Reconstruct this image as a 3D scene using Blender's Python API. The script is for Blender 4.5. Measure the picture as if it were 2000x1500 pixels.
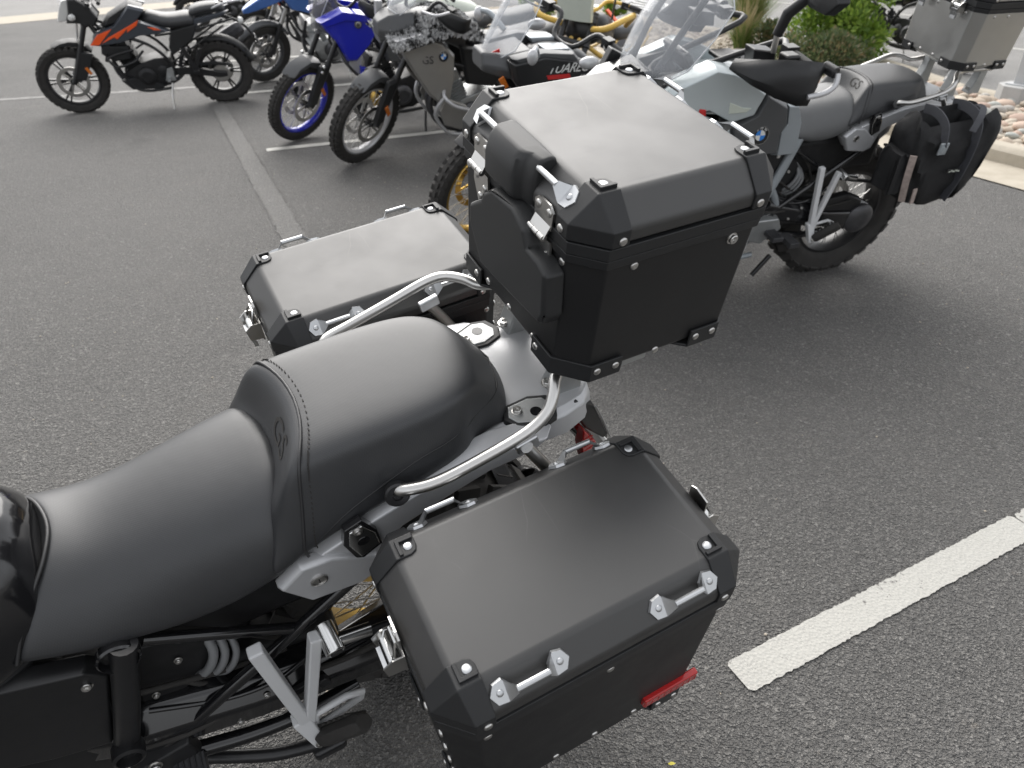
import bpy, bmesh, math, random
from mathutils import Vector as V, Matrix, Euler
R = math.radians
sc = bpy.context.scene
for o in list(bpy.data.objects): bpy.data.objects.remove(o)

# ------------------------------------------------------------------ camera
HCAM = 1.556
cam_d = bpy.data.cameras.new('camera'); cam = bpy.data.objects.new('camera', cam_d)
sc.collection.objects.link(cam); sc.camera = cam
cam.matrix_world = Matrix(((0.99982, 0.01887, 0.0, 0), (-0.01019, 0.53979, -0.84174, 0),
                           (-0.01588, 0.84159, 0.53989, HCAM), (0, 0, 0, 1)))
cam_d.sensor_width = 36; cam_d.lens = 36 * 1387 / 2000
cam_d.clip_start = 0.02; cam_d.clip_end = 2000
cam_d.dof.use_dof = True; cam_d.dof.focus_distance = 1.25; cam_d.dof.aperture_fstop = 6.3

# ------------------------------------------------------------------ sky and sun (bright overcast)
SUN_EL, SUN_AZ = 43, 102          # direction towards the sun, azimuth from +X counter-clockwise
world = bpy.data.worlds.new('World'); sc.world = world; world.use_nodes = True
nt = world.node_tree; nt.nodes.clear()
sky = nt.nodes.new('ShaderNodeTexSky'); sky.sky_type = 'NISHITA'; sky.sun_disc = False
sky.sun_elevation = R(SUN_EL); sky.sun_rotation = R(90 - SUN_AZ)
sky.air_density = 1.0; sky.dust_density = 4.0; sky.ozone_density = 1.0
hs = nt.nodes.new('ShaderNodeHueSaturation'); hs.inputs['Saturation'].default_value = 0.20
tc = nt.nodes.new('ShaderNodeTexCoord')
cn = nt.nodes.new('ShaderNodeTexNoise'); cn.inputs['Scale'].default_value = 2.6; cn.inputs['Detail'].default_value = 5
mr = nt.nodes.new('ShaderNodeMapRange'); mr.inputs[1].default_value = 0.3; mr.inputs[2].default_value = 0.7
mr.inputs[3].default_value = 0.72; mr.inputs[4].default_value = 1.25
mu = nt.nodes.new('ShaderNodeMix'); mu.data_type = 'RGBA'; mu.blend_type = 'MULTIPLY'; mu.inputs[0].default_value = 1
veil = nt.nodes.new('ShaderNodeMix'); veil.data_type = 'RGBA'; veil.inputs[0].default_value = 0.68; veil.inputs[7].default_value = (2.6, 2.65, 2.75, 1)   # even cloud layer over the clear sky
bg = nt.nodes.new('ShaderNodeBackground'); bg.inputs[1].default_value = 0.15
wo = nt.nodes.new('ShaderNodeOutputWorld')
L = nt.links.new
L(sky.outputs[0], hs.inputs['Color']); L(tc.outputs['Generated'], cn.inputs['Vector']); L(cn.outputs[0], mr.inputs[0])
L(hs.outputs[0], veil.inputs[6]); L(veil.outputs[2], mu.inputs[6]); L(mr.outputs[0], mu.inputs[7]); L(mu.outputs[2], bg.inputs[0]); L(bg.outputs[0], wo.inputs[0])
sun_d = bpy.data.lights.new('sun', 'SUN'); sun_d.energy = 1.5; sun_d.angle = R(66); sun_d.color = (1, 0.965, 0.92)
sun = bpy.data.objects.new('sun', sun_d); sc.collection.objects.link(sun)
sd = V((math.cos(R(SUN_EL)) * math.cos(R(SUN_AZ)), math.cos(R(SUN_EL)) * math.sin(R(SUN_AZ)), math.sin(R(SUN_EL))))
sun.rotation_euler = sd.to_track_quat('Z', 'Y').to_euler(); sun.location = sd * 30
sc.view_settings.view_transform = 'Standard'; sc.view_settings.look = 'None'
sc.view_settings.exposure = 1.25; sc.view_settings.gamma = 1.0

# ------------------------------------------------------------------ materials
MATS = {}
def node_mat(name):
    m = bpy.data.materials.new(name); m.use_nodes = True; t = m.node_tree
    b = t.nodes['Principled BSDF']; return m, t, b
def texco(t, kind='Object'):
    n = t.nodes.new('ShaderNodeTexCoord'); return n.outputs[kind]
def noise(t, vec, scale, detail=3, rough=0.55):
    n = t.nodes.new('ShaderNodeTexNoise'); n.inputs['Scale'].default_value = scale
    n.inputs['Detail'].default_value = detail; n.inputs['Roughness'].default_value = rough
    t.links.new(vec, n.inputs['Vector']); return n.outputs[0]
def ramp(t, fac, stops):
    n = t.nodes.new('ShaderNodeValToRGB'); e = n.color_ramp.elements
    while len(e) < len(stops): e.new(0.5)
    for k, (p, c) in zip(e, stops):
        k.position = p; k.color = (c, c, c, 1) if isinstance(c, (int, float)) else (*c, 1)
    t.links.new(fac, n.inputs[0]); return n.outputs[0]
def maprange(t, v, a, b, c, d):
    n = t.nodes.new('ShaderNodeMapRange'); t.links.new(v, n.inputs[0])
    for i, x in enumerate((a, b, c, d)): n.inputs[i + 1].default_value = x
    return n.outputs[0]
def mixc(t, fac, a, b, mode='MIX'):
    n = t.nodes.new('ShaderNodeMix'); n.data_type = 'RGBA'; n.blend_type = mode
    for i, x in ((0, fac), (6, a), (7, b)):
        if isinstance(x, (int, float)): n.inputs[i].default_value = x
        elif isinstance(x, tuple): n.inputs[i].default_value = (*x, 1)
        else: t.links.new(x, n.inputs[i])
    return n.outputs[2]
def bumpn(t, b, h, strength, dist=0.001):
    n = t.nodes.new('ShaderNodeBump'); n.inputs['Strength'].default_value = strength
    n.inputs['Distance'].default_value = dist; t.links.new(h, n.inputs['Height'])
    prev = b.inputs['Normal'].links
    if prev: t.links.new(prev[0].from_socket, n.inputs['Normal'])
    t.links.new(n.outputs[0], b.inputs['Normal'])
def M(name, col, rough=0.5, metal=0.0, ior=1.5, var=0.0, vs=6.0, rv=0.0, bump=None, coat=0.0, sheen=0.0):
    "plain procedural material: colour with noise variation, uneven roughness, optional fine grain bump (scale, strength, dist)"
    if name in MATS: return MATS[name]
    m, t, b = node_mat(name); v = texco(t)
    b.inputs['Metallic'].default_value = metal; b.inputs['IOR'].default_value = ior
    b.inputs['Coat Weight'].default_value = coat; b.inputs['Coat Roughness'].default_value = 0.08
    n = noise(t, v, vs, 6, 0.65)
    k = maprange(t, n, 0.3, 0.7, 1 - var, 1 + var)
    t.links.new(mixc(t, 1.0, col, k, 'MULTIPLY'), b.inputs['Base Color'])
    if rv:
        n2 = noise(t, v, vs * 2.3, 5, 0.7); t.links.new(maprange(t, n2, 0.3, 0.7, rough - rv, rough + rv), b.inputs['Roughness'])
    else: b.inputs['Roughness'].default_value = rough
    if bump: bumpn(t, b, noise(t, v, bump[0], 2), bump[1], bump[2])
    MATS[name] = m; return m
M('blackplastic', (.014, .0145, .0155), .48, ior=1.5, var=.12, rv=.05, bump=(1400, .25, .0004))
M('powder', (.011, .011, .0115), .46, ior=1.45, var=.10, rv=.04, bump=(2200, .25, .0003))
M('gloss_black', (.010, .010, .011), .14, ior=1.5, var=.1, coat=.5)
M('satin_black', (.014, .014, .015), .34, var=.15, rv=.06)
M('rubber', (.030, .028, .026), .82, var=.3, vs=14, bump=(300, .3, .001))
M('steel', (.60, .59, .57), .30, 1.0, var=.03, vs=9, rv=.025)
M('chrome', (.72, .72, .71), .13, 1.0, var=.03, rv=.02)
M('alu', (.60, .61, .62), .38, 1.0, var=.06, vs=12, rv=.06, bump=(900, .12, .0003))
M('silver_paint', (.44, .45, .46), .36, .65, var=.05, rv=.04, bump=(1500, .06, .0002))
M('cast_alu', (.42, .43, .43), .48, .85, var=.12, vs=25, bump=(500, .25, .0006))
M('dark_alu', (.10, .10, .105), .45, .7, var=.2, vs=18)
M('engine_black', (.020, .020, .021), .5, .3, var=.3, vs=20)
M('red_lens', (.42, .012, .012), .18, coat=.4)
M('orange_lens', (.62, .16, .015), .2, coat=.4)
M('clear_lens', (.62, .62, .60), .12, coat=.6)
M('gold', (.55, .36, .09), .34, .9, var=.1)
M('white_plastic', (.66, .66, .64), .4, var=.06)
M('rubber_grip', (.02, .02, .02), .7)
def mat_lid():
    m, t, b = node_mat('anodised_lid'); v = texco(t)
    n = noise(t, v, 7, 6, .6); s = noise(t, v, 3.2, 3)
    t.links.new(mixc(t, maprange(t, n, .35, .7, 0, 1), (.022, .0215, .021), (.032, .031, .030)), b.inputs['Base Color'])
    # fine scuffs: stretched noise seen in the roughness
    mp = t.nodes.new('ShaderNodeMapping'); mp.inputs['Scale'].default_value = (14, 160, 30); mp.inputs['Rotation'].default_value = (0, 0, .6); t.links.new(v, mp.inputs[0])
    sc1 = noise(t, mp.outputs[0], 1.0, 3)
    r = maprange(t, n, .3, .7, .40, .52); r2 = maprange(t, sc1, .62, .80, 0, .04)
    a = t.nodes.new('ShaderNodeMath'); a.operation = 'ADD'; t.links.new(r, a.inputs[0]); t.links.new(r2, a.inputs[1])
    t.links.new(a.outputs[0], b.inputs['Roughness'])
    b.inputs['IOR'].default_value = 1.72
    # long hair scratches: cell borders of a warped, stretched pattern, only here and there
    mp2 = t.nodes.new('ShaderNodeMapping'); mp2.inputs['Scale'].default_value = (9, 4, 4); t.links.new(v, mp2.inputs[0])
    wn = t.nodes.new('ShaderNodeTexNoise'); wn.inputs['Scale'].default_value = 1.2; t.links.new(mp2.outputs[0], wn.inputs['Vector'])
    wv = mixc(t, .35, mp2.outputs[0], wn.outputs[1])
    vs_ = t.nodes.new('ShaderNodeTexVoronoi'); vs_.feature = 'DISTANCE_TO_EDGE'; vs_.inputs['Scale'].default_value = 1.6; t.links.new(wv, vs_.inputs['Vector'])
    ln = maprange(t, vs_.outputs[0], .002, .008, 1, 0); mk_ = maprange(t, noise(t, v, 5, 2), .54, .66, 0, .26)
    sm = t.nodes.new('ShaderNodeMath'); sm.operation = 'MULTIPLY'; t.links.new(ln, sm.inputs[0]); t.links.new(mk_, sm.inputs[1])
    base = b.inputs['Base Color'].links[0].from_socket
    t.links.new(mixc(t, sm.outputs[0], base, (.10, .098, .094)), b.inputs['Base Color'])
    bumpn(t, b, noise(t, v, 2600, 2), .15, .0002); bumpn(t, b, s, .12, .004)
    MATS['lid'] = m
mat_lid()
def mat_leather(name, col):
    m, t, b = node_mat(name); v = texco(t)
    n = noise(t, v, 9, 5); sm = noise(t, v, 55, 4, .7)
    c = mixc(t, maprange(t, n, .35, .7, 0, .8), col, tuple(x * 1.25 for x in col))
    c = mixc(t, maprange(t, sm, .72, .80, 0, .25), c, (.12, .12, .12))
    t.links.new(c, b.inputs['Base Color']); b.inputs['Roughness'].default_value = .45; b.inputs['IOR'].default_value = 1.6
    # woven grip texture: two crossed wave sets
    outs = []
    for rot in (0.8, -0.8):
        mp = t.nodes.new('ShaderNodeMapping'); mp.inputs['Rotation'].default_value = (0, 0, rot); t.links.new(v, mp.inputs[0])
        w = t.nodes.new('ShaderNodeTexWave'); w.inputs['Scale'].default_value = 120; t.links.new(mp.outputs[0], w.inputs['Vector']); outs.append(w.outputs[1])
    mm = t.nodes.new('ShaderNodeMath'); mm.operation = 'MULTIPLY'; t.links.new(outs[0], mm.inputs[0]); t.links.new(outs[1], mm.inputs[1])
    bumpn(t, b, mm.outputs[0], .16, .0005); bumpn(t, b, noise(t, v, 12, 3), .15, .004)
    MATS[name] = m
mat_leather('leather', (.026, .027, .029)); mat_leather('leather_dark', (.020, .020, .021)); mat_leather('leather_grey', (.085, .087, .088))
def mat_glass(name, col, alpha):
    m, t, b = node_mat(name); v = texco(t)
    b.inputs['Base Color'].default_value = (*col, 1); b.inputs['Roughness'].default_value = .12
    n = noise(t, v, 8, 4); t.links.new(maprange(t, n, .3, .8, alpha * .8, alpha * 1.3), b.inputs['Alpha'])
    MATS[name] = m
mat_glass('screen', (.60, .62, .65), .30); mat_glass('screen_smoke', (.22, .22, .23), .48)

# ------------------------------------------------------------------ mesh helpers
def catmull(pts, n=6):
    pts = [V(p) for p in pts]; out = []
    for i in range(len(pts) - 1):
        p0 = pts[max(i - 1, 0)]; p1 = pts[i]; p2 = pts[i + 1]; p3 = pts[min(i + 2, len(pts) - 1)]
        for k in range(n):
            t = k / n
            out.append(0.5 * ((2 * p1) + (p2 - p0) * t + (2 * p0 - 5 * p1 + 4 * p2 - p3) * t * t + (3 * p1 - p0 - 3 * p2 + p3) * t ** 3))
    out.append(pts[-1]); return out
class G:
    def __init__(s): s.v = []; s.f = []
    def add(s, vs, fs, mtx=None):
        b = len(s.v)
        s.v += [tuple(mtx @ V(p)) if mtx else tuple(p) for p in vs]
        s.f += [tuple(b + i for i in f) for f in fs]; return s
    def box(s, c, d, rot=None):
        hx, hy, hz = d[0] / 2, d[1] / 2, d[2] / 2
        vs = [(x, y, z) for x in (-hx, hx) for y in (-hy, hy) for z in (-hz, hz)]
        m = Matrix.Translation(c) @ (Euler(rot).to_matrix().to_4x4() if rot else Matrix())
        return s.add(vs, [(0, 1, 3, 2), (4, 6, 7, 5), (0, 4, 5, 1), (2, 3, 7, 6), (0, 2, 6, 4), (1, 5, 7, 3)], m)
    def prism(s, poly, axis, a, b, mtx=None, inset=0.0):
        "2D polygon extruded along axis from a to b; inset shrinks the b end"
        n = len(poly); cx = sum(p[0] for p in poly) / n; cy = sum(p[1] for p in poly) / n
        def mk(p, h, k):
            u, w = cx + (p[0] - cx) * k, cy + (p[1] - cy) * k
            return {'x': (h, u, w), 'y': (u, h, w), 'z': (u, w, h)}[axis]
        vs = [mk(p, a, 1) for p in poly] + [mk(p, b, 1 - inset) for p in poly]
        fs = [tuple(range(n))[::-1], tuple(range(n, 2 * n))] + [(i, (i + 1) % n, n + (i + 1) % n, n + i) for i in range(n)]
        return s.add(vs, fs, mtx)
    def tube(s, pts, r, seg=10, caps=True, closed=False, smooth=0):
        pts = catmull(pts, smooth) if smooth else [V(p) for p in pts]
        n = len(pts); rs = r if isinstance(r, (list, tuple)) else [r] * n
        if len(rs) != n: rs = [rs[0] + (rs[-1] - rs[0]) * i / (n - 1) for i in range(n)]
        b = len(s.v); u = None
        for i, p in enumerate(pts):
            if closed: d = pts[(i + 1) % n] - pts[i - 1]
            else: d = pts[min(i + 1, n - 1)] - pts[max(i - 1, 0)]
            d.normalize()
            if u is None:
                u = d.cross(V((0, 0, 1)));
                if u.length < .05: u = d.cross(V((0, 1, 0)))
            u = (u - d * u.dot(d)).normalized(); w = d.cross(u)
            k = 1.0
            if 0 < i < n - 1 and not closed:
                c = (pts[i] - pts[i - 1]).normalized().dot((pts[i + 1] - pts[i]).normalized()); k = 1 / max(.6, math.sqrt(max(0, (1 + c) / 2)))
            for j in range(seg):
                a = 2 * math.pi * j / seg; s.v.append(tuple(p + (u * math.cos(a) + w * math.sin(a)) * rs[i] * k))
        for i in range(n if closed else n - 1):
            for j in range(seg):
                i2 = (i + 1) % n
                s.f.append((b + i * seg + j, b + i * seg + (j + 1) % seg, b + i2 * seg + (j + 1) % seg, b + i2 * seg + j))
        if caps and not closed:
            s.f.append(tuple(b + j for j in range(seg))[::-1]); s.f.append(tuple(b + (n - 1) * seg + j for j in range(seg)))
        return s
    def cyl(s, a, b, r, seg=16, r2=None): return s.tube([a, b], [r, r if r2 is None else r2], seg)
    def lathe(s, prof, mtx=None, seg=24, closed=False, caps=True):
        "profile of (radius, height) spun about local z"
        b = len(s.v); n = len(prof)
        for r, h in prof:
            for j in range(seg):
                a = 2 * math.pi * j / seg; p = V((r * math.cos(a), r * math.sin(a), h)); s.v.append(tuple(mtx @ p if mtx else p))
        for i in range(n if closed else n - 1):
            i2 = (i + 1) % n
            for j in range(seg): s.f.append((b + i * seg + j, b + i * seg + (j + 1) % seg, b + i2 * seg + (j + 1) % seg, b + i2 * seg + j))
        if not closed and caps:
            if prof[0][0] > 1e-5: s.f.append(tuple(b + j for j in range(seg))[::-1])
            if prof[-1][0] > 1e-5: s.f.append(tuple(b + (n - 1) * seg + j for j in range(seg)))
        return s
    def loft(s, secs, cap=True, ring=True):
        b = len(s.v); m = len(secs[0])
        for c in secs: s.v += [tuple(p) for p in c]
        for i in range(len(secs) - 1):
            for j in range(m if ring else m - 1):
                s.f.append((b + i * m + j, b + i * m + (j + 1) % m, b + (i + 1) * m + (j + 1) % m, b + (i + 1) * m + j))
        if cap and ring:
            s.f.append(tuple(b + j for j in range(m))[::-1]); s.f.append(tuple(b + (len(secs) - 1) * m + j for j in range(m)))
        return s
    def ball(s, c, r, seg=12, sq=(1, 1, 1)):
        prof = [(math.sin(math.pi * i / 8) * r, -math.cos(math.pi * i / 8) * r) for i in range(9)]
        return s.lathe(prof, Matrix.Translation(c) @ Matrix.Diagonal((*sq, 1)), seg)
    def mesh(s, name, mat, ang=35):
        me = bpy.data.meshes.new(name); me.from_pydata(s.v, [], s.f); me.update()
        bm = bmesh.new(); bm.from_mesh(me); bmesh.ops.remove_doubles(bm, verts=bm.verts, dist=1e-6)
        bmesh.ops.recalc_face_normals(bm, faces=bm.faces); bm.to_mesh(me); bm.free()
        me.materials.append(MATS[mat] if isinstance(mat, str) else mat)
        for p in me.polygons: p.use_smooth = True
        me.set_sharp_from_angle(angle=R(ang)); return me
    def obj(s, name, mat, parent=None, bevel=0, seg=2, ang=35, sub=0, solid=0, label=None):
        o = bpy.data.objects.new(name, s.mesh(name, mat, ang)); sc.collection.objects.link(o); o.parent = parent
        if solid:
            q = o.modifiers.new('s', 'SOLIDIFY'); q.thickness = solid; q.offset = -1
        if bevel:
            q = o.modifiers.new('b', 'BEVEL'); q.width = bevel; q.segments = seg; q.limit_method = 'ANGLE'; q.angle_limit = R(30); q.harden_normals = True
        if sub:
            q = o.modifiers.new('u', 'SUBSURF'); q.levels = q.render_levels = sub
        if label: o['label'] = label
        return o
def empty(name, mtx=None, label=None, cat=None, group=None):
    o = bpy.data.objects.new(name, None); sc.collection.objects.link(o); o.empty_display_size = .1
    if mtx: o.matrix_world = mtx
    return tag(o, label, cat, group)
def tag(o, label=None, cat=None, group=None, kind=None):
    for k, x in (('label', label), ('category', cat), ('group', group), ('kind', kind)):
        if x: o[k] = x
    return o
def inst(name, me, parent, mtx):
    o = bpy.data.objects.new(name, me); sc.collection.objects.link(o); o.parent = parent; o.matrix_local = mtx; return o
def T(x, y, z): return Matrix.Translation((x, y, z))
def frame_to(p, n, up=(0, 0, 1)):
    "matrix at p with local z along n"
    z = V(n).normalized(); x = V(up).cross(z)
    if x.length < .05: x = V((1, 0, 0)).cross(z)
    x.normalize(); y = z.cross(x)
    return Matrix(((x.x, y.x, z.x, p[0]), (x.y, y.y, z.y, p[1]), (x.z, y.z, z.z, p[2]), (0, 0, 0, 1)))
def rows(r, t): return Matrix(((*r[0], t[0]), (*r[1], t[1]), (*r[2], t[2]), (0, 0, 0, 1)))
def text_mesh(txt, size, depth=.0004, shear=0.0, spacing=1.0):
    cu = bpy.data.curves.new('t', 'FONT'); cu.body = txt; cu.size = size; cu.extrude = depth; cu.shear = shear; cu.space_character = spacing
    cu.align_x = 'CENTER'; cu.align_y = 'CENTER'; cu.resolution_u = 3
    o = bpy.data.objects.new('t', cu); sc.collection.objects.link(o); bpy.context.view_layer.update()
    me = bpy.data.meshes.new_from_object(o.evaluated_get(bpy.context.evaluated_depsgraph_get())); bpy.data.objects.remove(o); return me
def lettering(txt, size, mat, parent, mtx, shear=0.0, depth=.0004, name='lettering', spacing=1.0):
    me = text_mesh(txt, size, depth, shear, spacing); me.materials.clear(); me.materials.append(MATS[mat]); return inst(name, me, parent, mtx)
# ------------------------------------------------------------------ ground
def mat_asphalt(name, c_dark, c_mid, chip, bump=1.0, tint=1.0):
    m, t, b = node_mat(name); v = texco(t)
    vo = t.nodes.new('ShaderNodeTexVoronoi'); vo.inputs['Scale'].default_value = 210; t.links.new(v, vo.inputs['Vector'])
    vo2 = t.nodes.new('ShaderNodeTexVoronoi'); vo2.inputs['Scale'].default_value = 95; t.links.new(v, vo2.inputs['Vector'])
    n = noise(t, v, 60, 4, .7); big = noise(t, v, .55, 4, .6); mid = noise(t, v, 3.5, 4, .65)
    c = mixc(t, maprange(t, n, .32, .68, 0, 1), c_dark, c_mid)
    sep = t.nodes.new('ShaderNodeSeparateColor'); t.links.new(vo.outputs['Color'], sep.inputs[0])
    c = mixc(t, maprange(t, sep.outputs[0], .70, .97, 0, .7), c, chip)          # pale stone chips
    sep2 = t.nodes.new('ShaderNodeSeparateColor'); t.links.new(vo2.outputs['Color'], sep2.inputs[0])
    c = mixc(t, maprange(t, sep2.outputs[1], .965, .995, 0, .4), c, tuple(x * 1.4 for x in chip))
    c = mixc(t, maprange(t, big, .3, .7, .0, .45), c, tuple(x * 1.5 * tint for x in c_mid))  # worn, dusty areas
    c = mixc(t, maprange(t, mid, .62, .78, 0, .35), c, (.15, .135, .12))
    st = noise(t, v, 1.3, 3, .5); c = mixc(t, maprange(t, st, .64, .76, 0, .3), c, tuple(x * .6 for x in c_dark))
    du = noise(t, v, 2.4, 4, .7); c = mixc(t, maprange(t, du, .56, .74, 0, .4), c, (.19, .18, .168))
    sp = noise(t, v, 11, 3, .6); c = mixc(t, maprange(t, sp, .70, .78, 0, .45), c, (.30, .26, .21))
    t.links.new(c, b.inputs['Base Color']); b.inputs['Roughness'].default_value = .78
    t.links.new(maprange(t, n, .3, .7, .66, .9), b.inputs['Roughness'])
    h = t.nodes.new('ShaderNodeMath'); h.operation = 'MULTIPLY_ADD'; t.links.new(vo2.outputs['Distance'], h.inputs[0]); h.inputs[1].default_value = 1.3; t.links.new(vo.outputs['Distance'], h.inputs[2])
    h2 = t.nodes.new('ShaderNodeMath'); h2.operation = 'MULTIPLY_ADD'; t.links.new(n, h2.inputs[0]); h2.inputs[1].default_value = .5; t.links.new(h.outputs[0], h2.inputs[2])
    bumpn(t, b, h2.outputs[0], .7 * bump, .007)
    MATS[name] = m
mat_asphalt('asphalt', (.080, .078, .075), (.134, .130, .124), (.31, .30, .282), 1.7)
mat_asphalt('asphalt_old', (.092, .090, .087), (.150, .146, .139), (.31, .30, .28), 1.3)
mat_asphalt('road', (.12, .117, .112), (.19, .185, .178), (.34, .33, .31), .7)
def mat_paint(name, col, wear):
    m, t, b = node_mat(name); v = texco(t)
    n = noise(t, v, 60, 6, .75); p = noise(t, v, 7, 4, .6); vo = t.nodes.new('ShaderNodeTexVoronoi'); vo.inputs['Scale'].default_value = 120; t.links.new(v, vo.inputs['Vector'])
    a = t.nodes.new('ShaderNodeMath'); a.operation = 'MULTIPLY_ADD'; t.links.new(p, a.inputs[0]); a.inputs[1].default_value = .55; t.links.new(n, a.inputs[2])
    f = maprange(t, a.outputs[0], wear, wear + .07, 0, .85)
    c = mixc(t, maprange(t, n, .3, .7, 0, 1), tuple(x * .86 for x in col), col)
    c = mixc(t, f, c, (.09, .085, .08)); t.links.new(c, b.inputs['Base Color']); b.inputs['Roughness'].default_value = .7
    bumpn(t, b, vo.outputs['Distance'], .55, .005); bumpn(t, b, noise(t, v, 260, 3), .3, .002)
    MATS[name] = m
mat_paint('line_paint', (.48, .47, .435), .90); mat_paint('line_paint_old', (.24, .235, .225), .78)
def mat_concrete(name, c1, c2):
    m, t, b = node_mat(name); v = texco(t)
    n = noise(t, v, 6, 6, .65); g = noise(t, v, 90, 4, .7)
    c = mixc(t, maprange(t, n, .3, .7, 0, 1), c1, c2); c = mixc(t, maprange(t, g, .55, .75, 0, .3), c, tuple(x * .6 for x in c1))
    t.links.new(c, b.inputs['Base Color']); b.inputs['Roughness'].default_value = .85; bumpn(t, b, g, .4, .003)
    MATS[name] = m
mat_concrete('concrete', (.36, .32, .255), (.46, .415, .34)); mat_concrete('post_concrete', (.36, .36, .355), (.44, .44, .43))
M('soil', (.20, .16, .13), .9, var=.35, vs=30, bump=(120, .8, .01))
def sheet(name, pts, z, mat, kind='structure'):
    g = G(); g.add([(x, y, z) for x, y in pts], [tuple(range(len(pts)))]); o = g.obj(name, mat); return tag(o, kind=kind)
sheet('ground', [(-150, -120), (150, -120), (150, 200), (-150, 200)], 0, 'asphalt')
def strip(name, a, b, w, z, mat, rag=.0022, n=40, seed=1, kind='structure'):
    "painted band from a to b with slightly ragged edges"
    rnd = random.Random(seed); a = V((*a, z)); b = V((*b, z)); d = (b - a); L_ = d.length; d.normalize(); s = V((-d.y, d.x, 0)); n = max(6, int(L_ / .008)); n = min(n, 420)
    l = []; r_ = []
    for i in range(n + 1):
        e = .012 if i in (0, n) else 0
        p = a + d * (L_ * i / n); l.append(p + s * (w / 2 - e + rnd.uniform(-rag, rag))); r_.append(p - s * (w / 2 - e + rnd.uniform(-rag, rag)))
    g = G(); g.add(l + r_, [(i, i + 1, n + 2 + i, n + 1 + i) for i in range(n)]); o = g.obj(name, mat); return tag(o, kind=kind)
strip('parking_line', (.54, 1.07), (1.555, 1.575), .092, .004, 'line_paint', seed=2)
strip('parking_line', (1.56, 1.572), (5.2, 3.3), .095, .0042, 'line_paint', .005, seed=3)
strip('parking_line', (-2.05, 6.18), (2.2, 7.73), .10, .004, 'line_paint', seed=4)
strip('parking_line', (-3.03, 8.77), (1.4, 10.45), .10, .004, 'line_paint', seed=5)
strip('parking_line', (-4.1, 11.2), (.5, 12.9), .11, .004, 'line_paint', seed=6)
strip('parking_line', (-5.5, 13.52), (-.6, 15.2), .12, .004, 'line_paint', seed=7)
strip('parking_line', (-6.2, 16.0), (-1.5, 17.7), .12, .004, 'line_paint', seed=7)
strip('worn_line', (-9, 7.75), (-3.75, 9.2), .11, .003, 'line_paint_old', .01, seed=8)
strip('asphalt_seam', (-3.2, 8.3), (-1.05, 3.55), .15, .003, 'asphalt_old', .014, seed=9)
# concrete pan and street beyond at the far left
def fl(t, o): return (-10.8 + .587 * t - .81 * o, 17.04 + .81 * t + .587 * o)
sheet('gutter_pan', [fl(-25, 0), fl(60, 0), fl(60, 1.75), fl(-25, 1.75)], .006, 'concrete')
sheet('road', [fl(-25, 1.75), fl(60, 1.75), fl(60, 60), fl(-25, 60)], .004, 'road')
# planting bed with kerb: coordinates along the kerb (t) and away from it (s)
KP = V((3.40, 4.93)); KD = V((-.43, .903)); KN = V((.903, .43))
def kb(t, s): p = KP + KD * t + KN * s; return (p.x, p.y)
KH = .13
FRONT = [-3.2, -1.7, -.2, 1.3, 2.8, 4.3, 5.8, 7.3, 8.8, 10.3, 11.8, 13.3]
def kerb(name, line, w, h, seg_gap=.006):
    "row of kerb stones following a polyline of (t, s)"
    root = G()
    for (t0, s0), (t1, s1) in zip(line[:-1], line[1:]):
        a = V((*kb(t0, s0), 0)); b = V((*kb(t1, s1), 0)); d = (b - a).normalized(); n = V((d.y, -d.x, 0))
        if n.dot(V((KN.x, KN.y, 0))) < 0: n = -n
        a2 = a + d * seg_gap; b2 = b - d * seg_gap
        prof = [(0, -.05), (.012, h - .035), (.04, h - .006), (.06, h), (w - .01, h), (w, h - .01), (w, -.05)]
        root.loft([[a2 + n * u + V((0, 0, z)) for u, z in prof], [b2 + n * u + V((0, 0, z)) for u, z in prof]])
    return tag(root.obj(name, 'concrete'), kind='structure')
kerb('kerb_front', [(t, .44) for t in FRONT], .17, KH)
BACK = [(-3.2, 2.05), (-1.2, 2.08), (.4, 2.12), (2.0, 2.28), (3.0, 2.75), (4.2, 3.25), (6, 3.4), (9, 3.4), (13.3, 3.4)]
kerb('kerb_back', BACK, .14, KH)
g = G()
for (t0), (t1) in zip(FRONT[:-1], FRONT[1:]): g.add([(*kb(t0, 0), .008), (*kb(t1, 0), .008), (*kb(t1, .455), .016), (*kb(t0, .455), .016)], [(0, 1, 2, 3)])
tag(g.obj('gutter', 'concrete'), kind='structure')
# street on the far side of the bed
sheet('street', [kb(-14, 2.1), kb(-3.2, 2.15), kb(.4, 2.2), kb(2, 2.36), kb(3, 2.82), kb(4.2, 3.32), kb(6, 3.47), kb(40, 3.47), kb(40, 60), kb(-14, 60)], .005, 'road')
for i, s_ in enumerate((6.05, 8.6, 11.2)): strip('street_line', kb(-6, s_), kb(24, s_), .11, .009, 'line_paint', .006, seed=20 + i)
bed = sheet('planting_bed', [kb(t, .60) for t in FRONT] + [kb(t, s + .02) for t, s in BACK[::-1]], KH - .045, 'soil')
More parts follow.
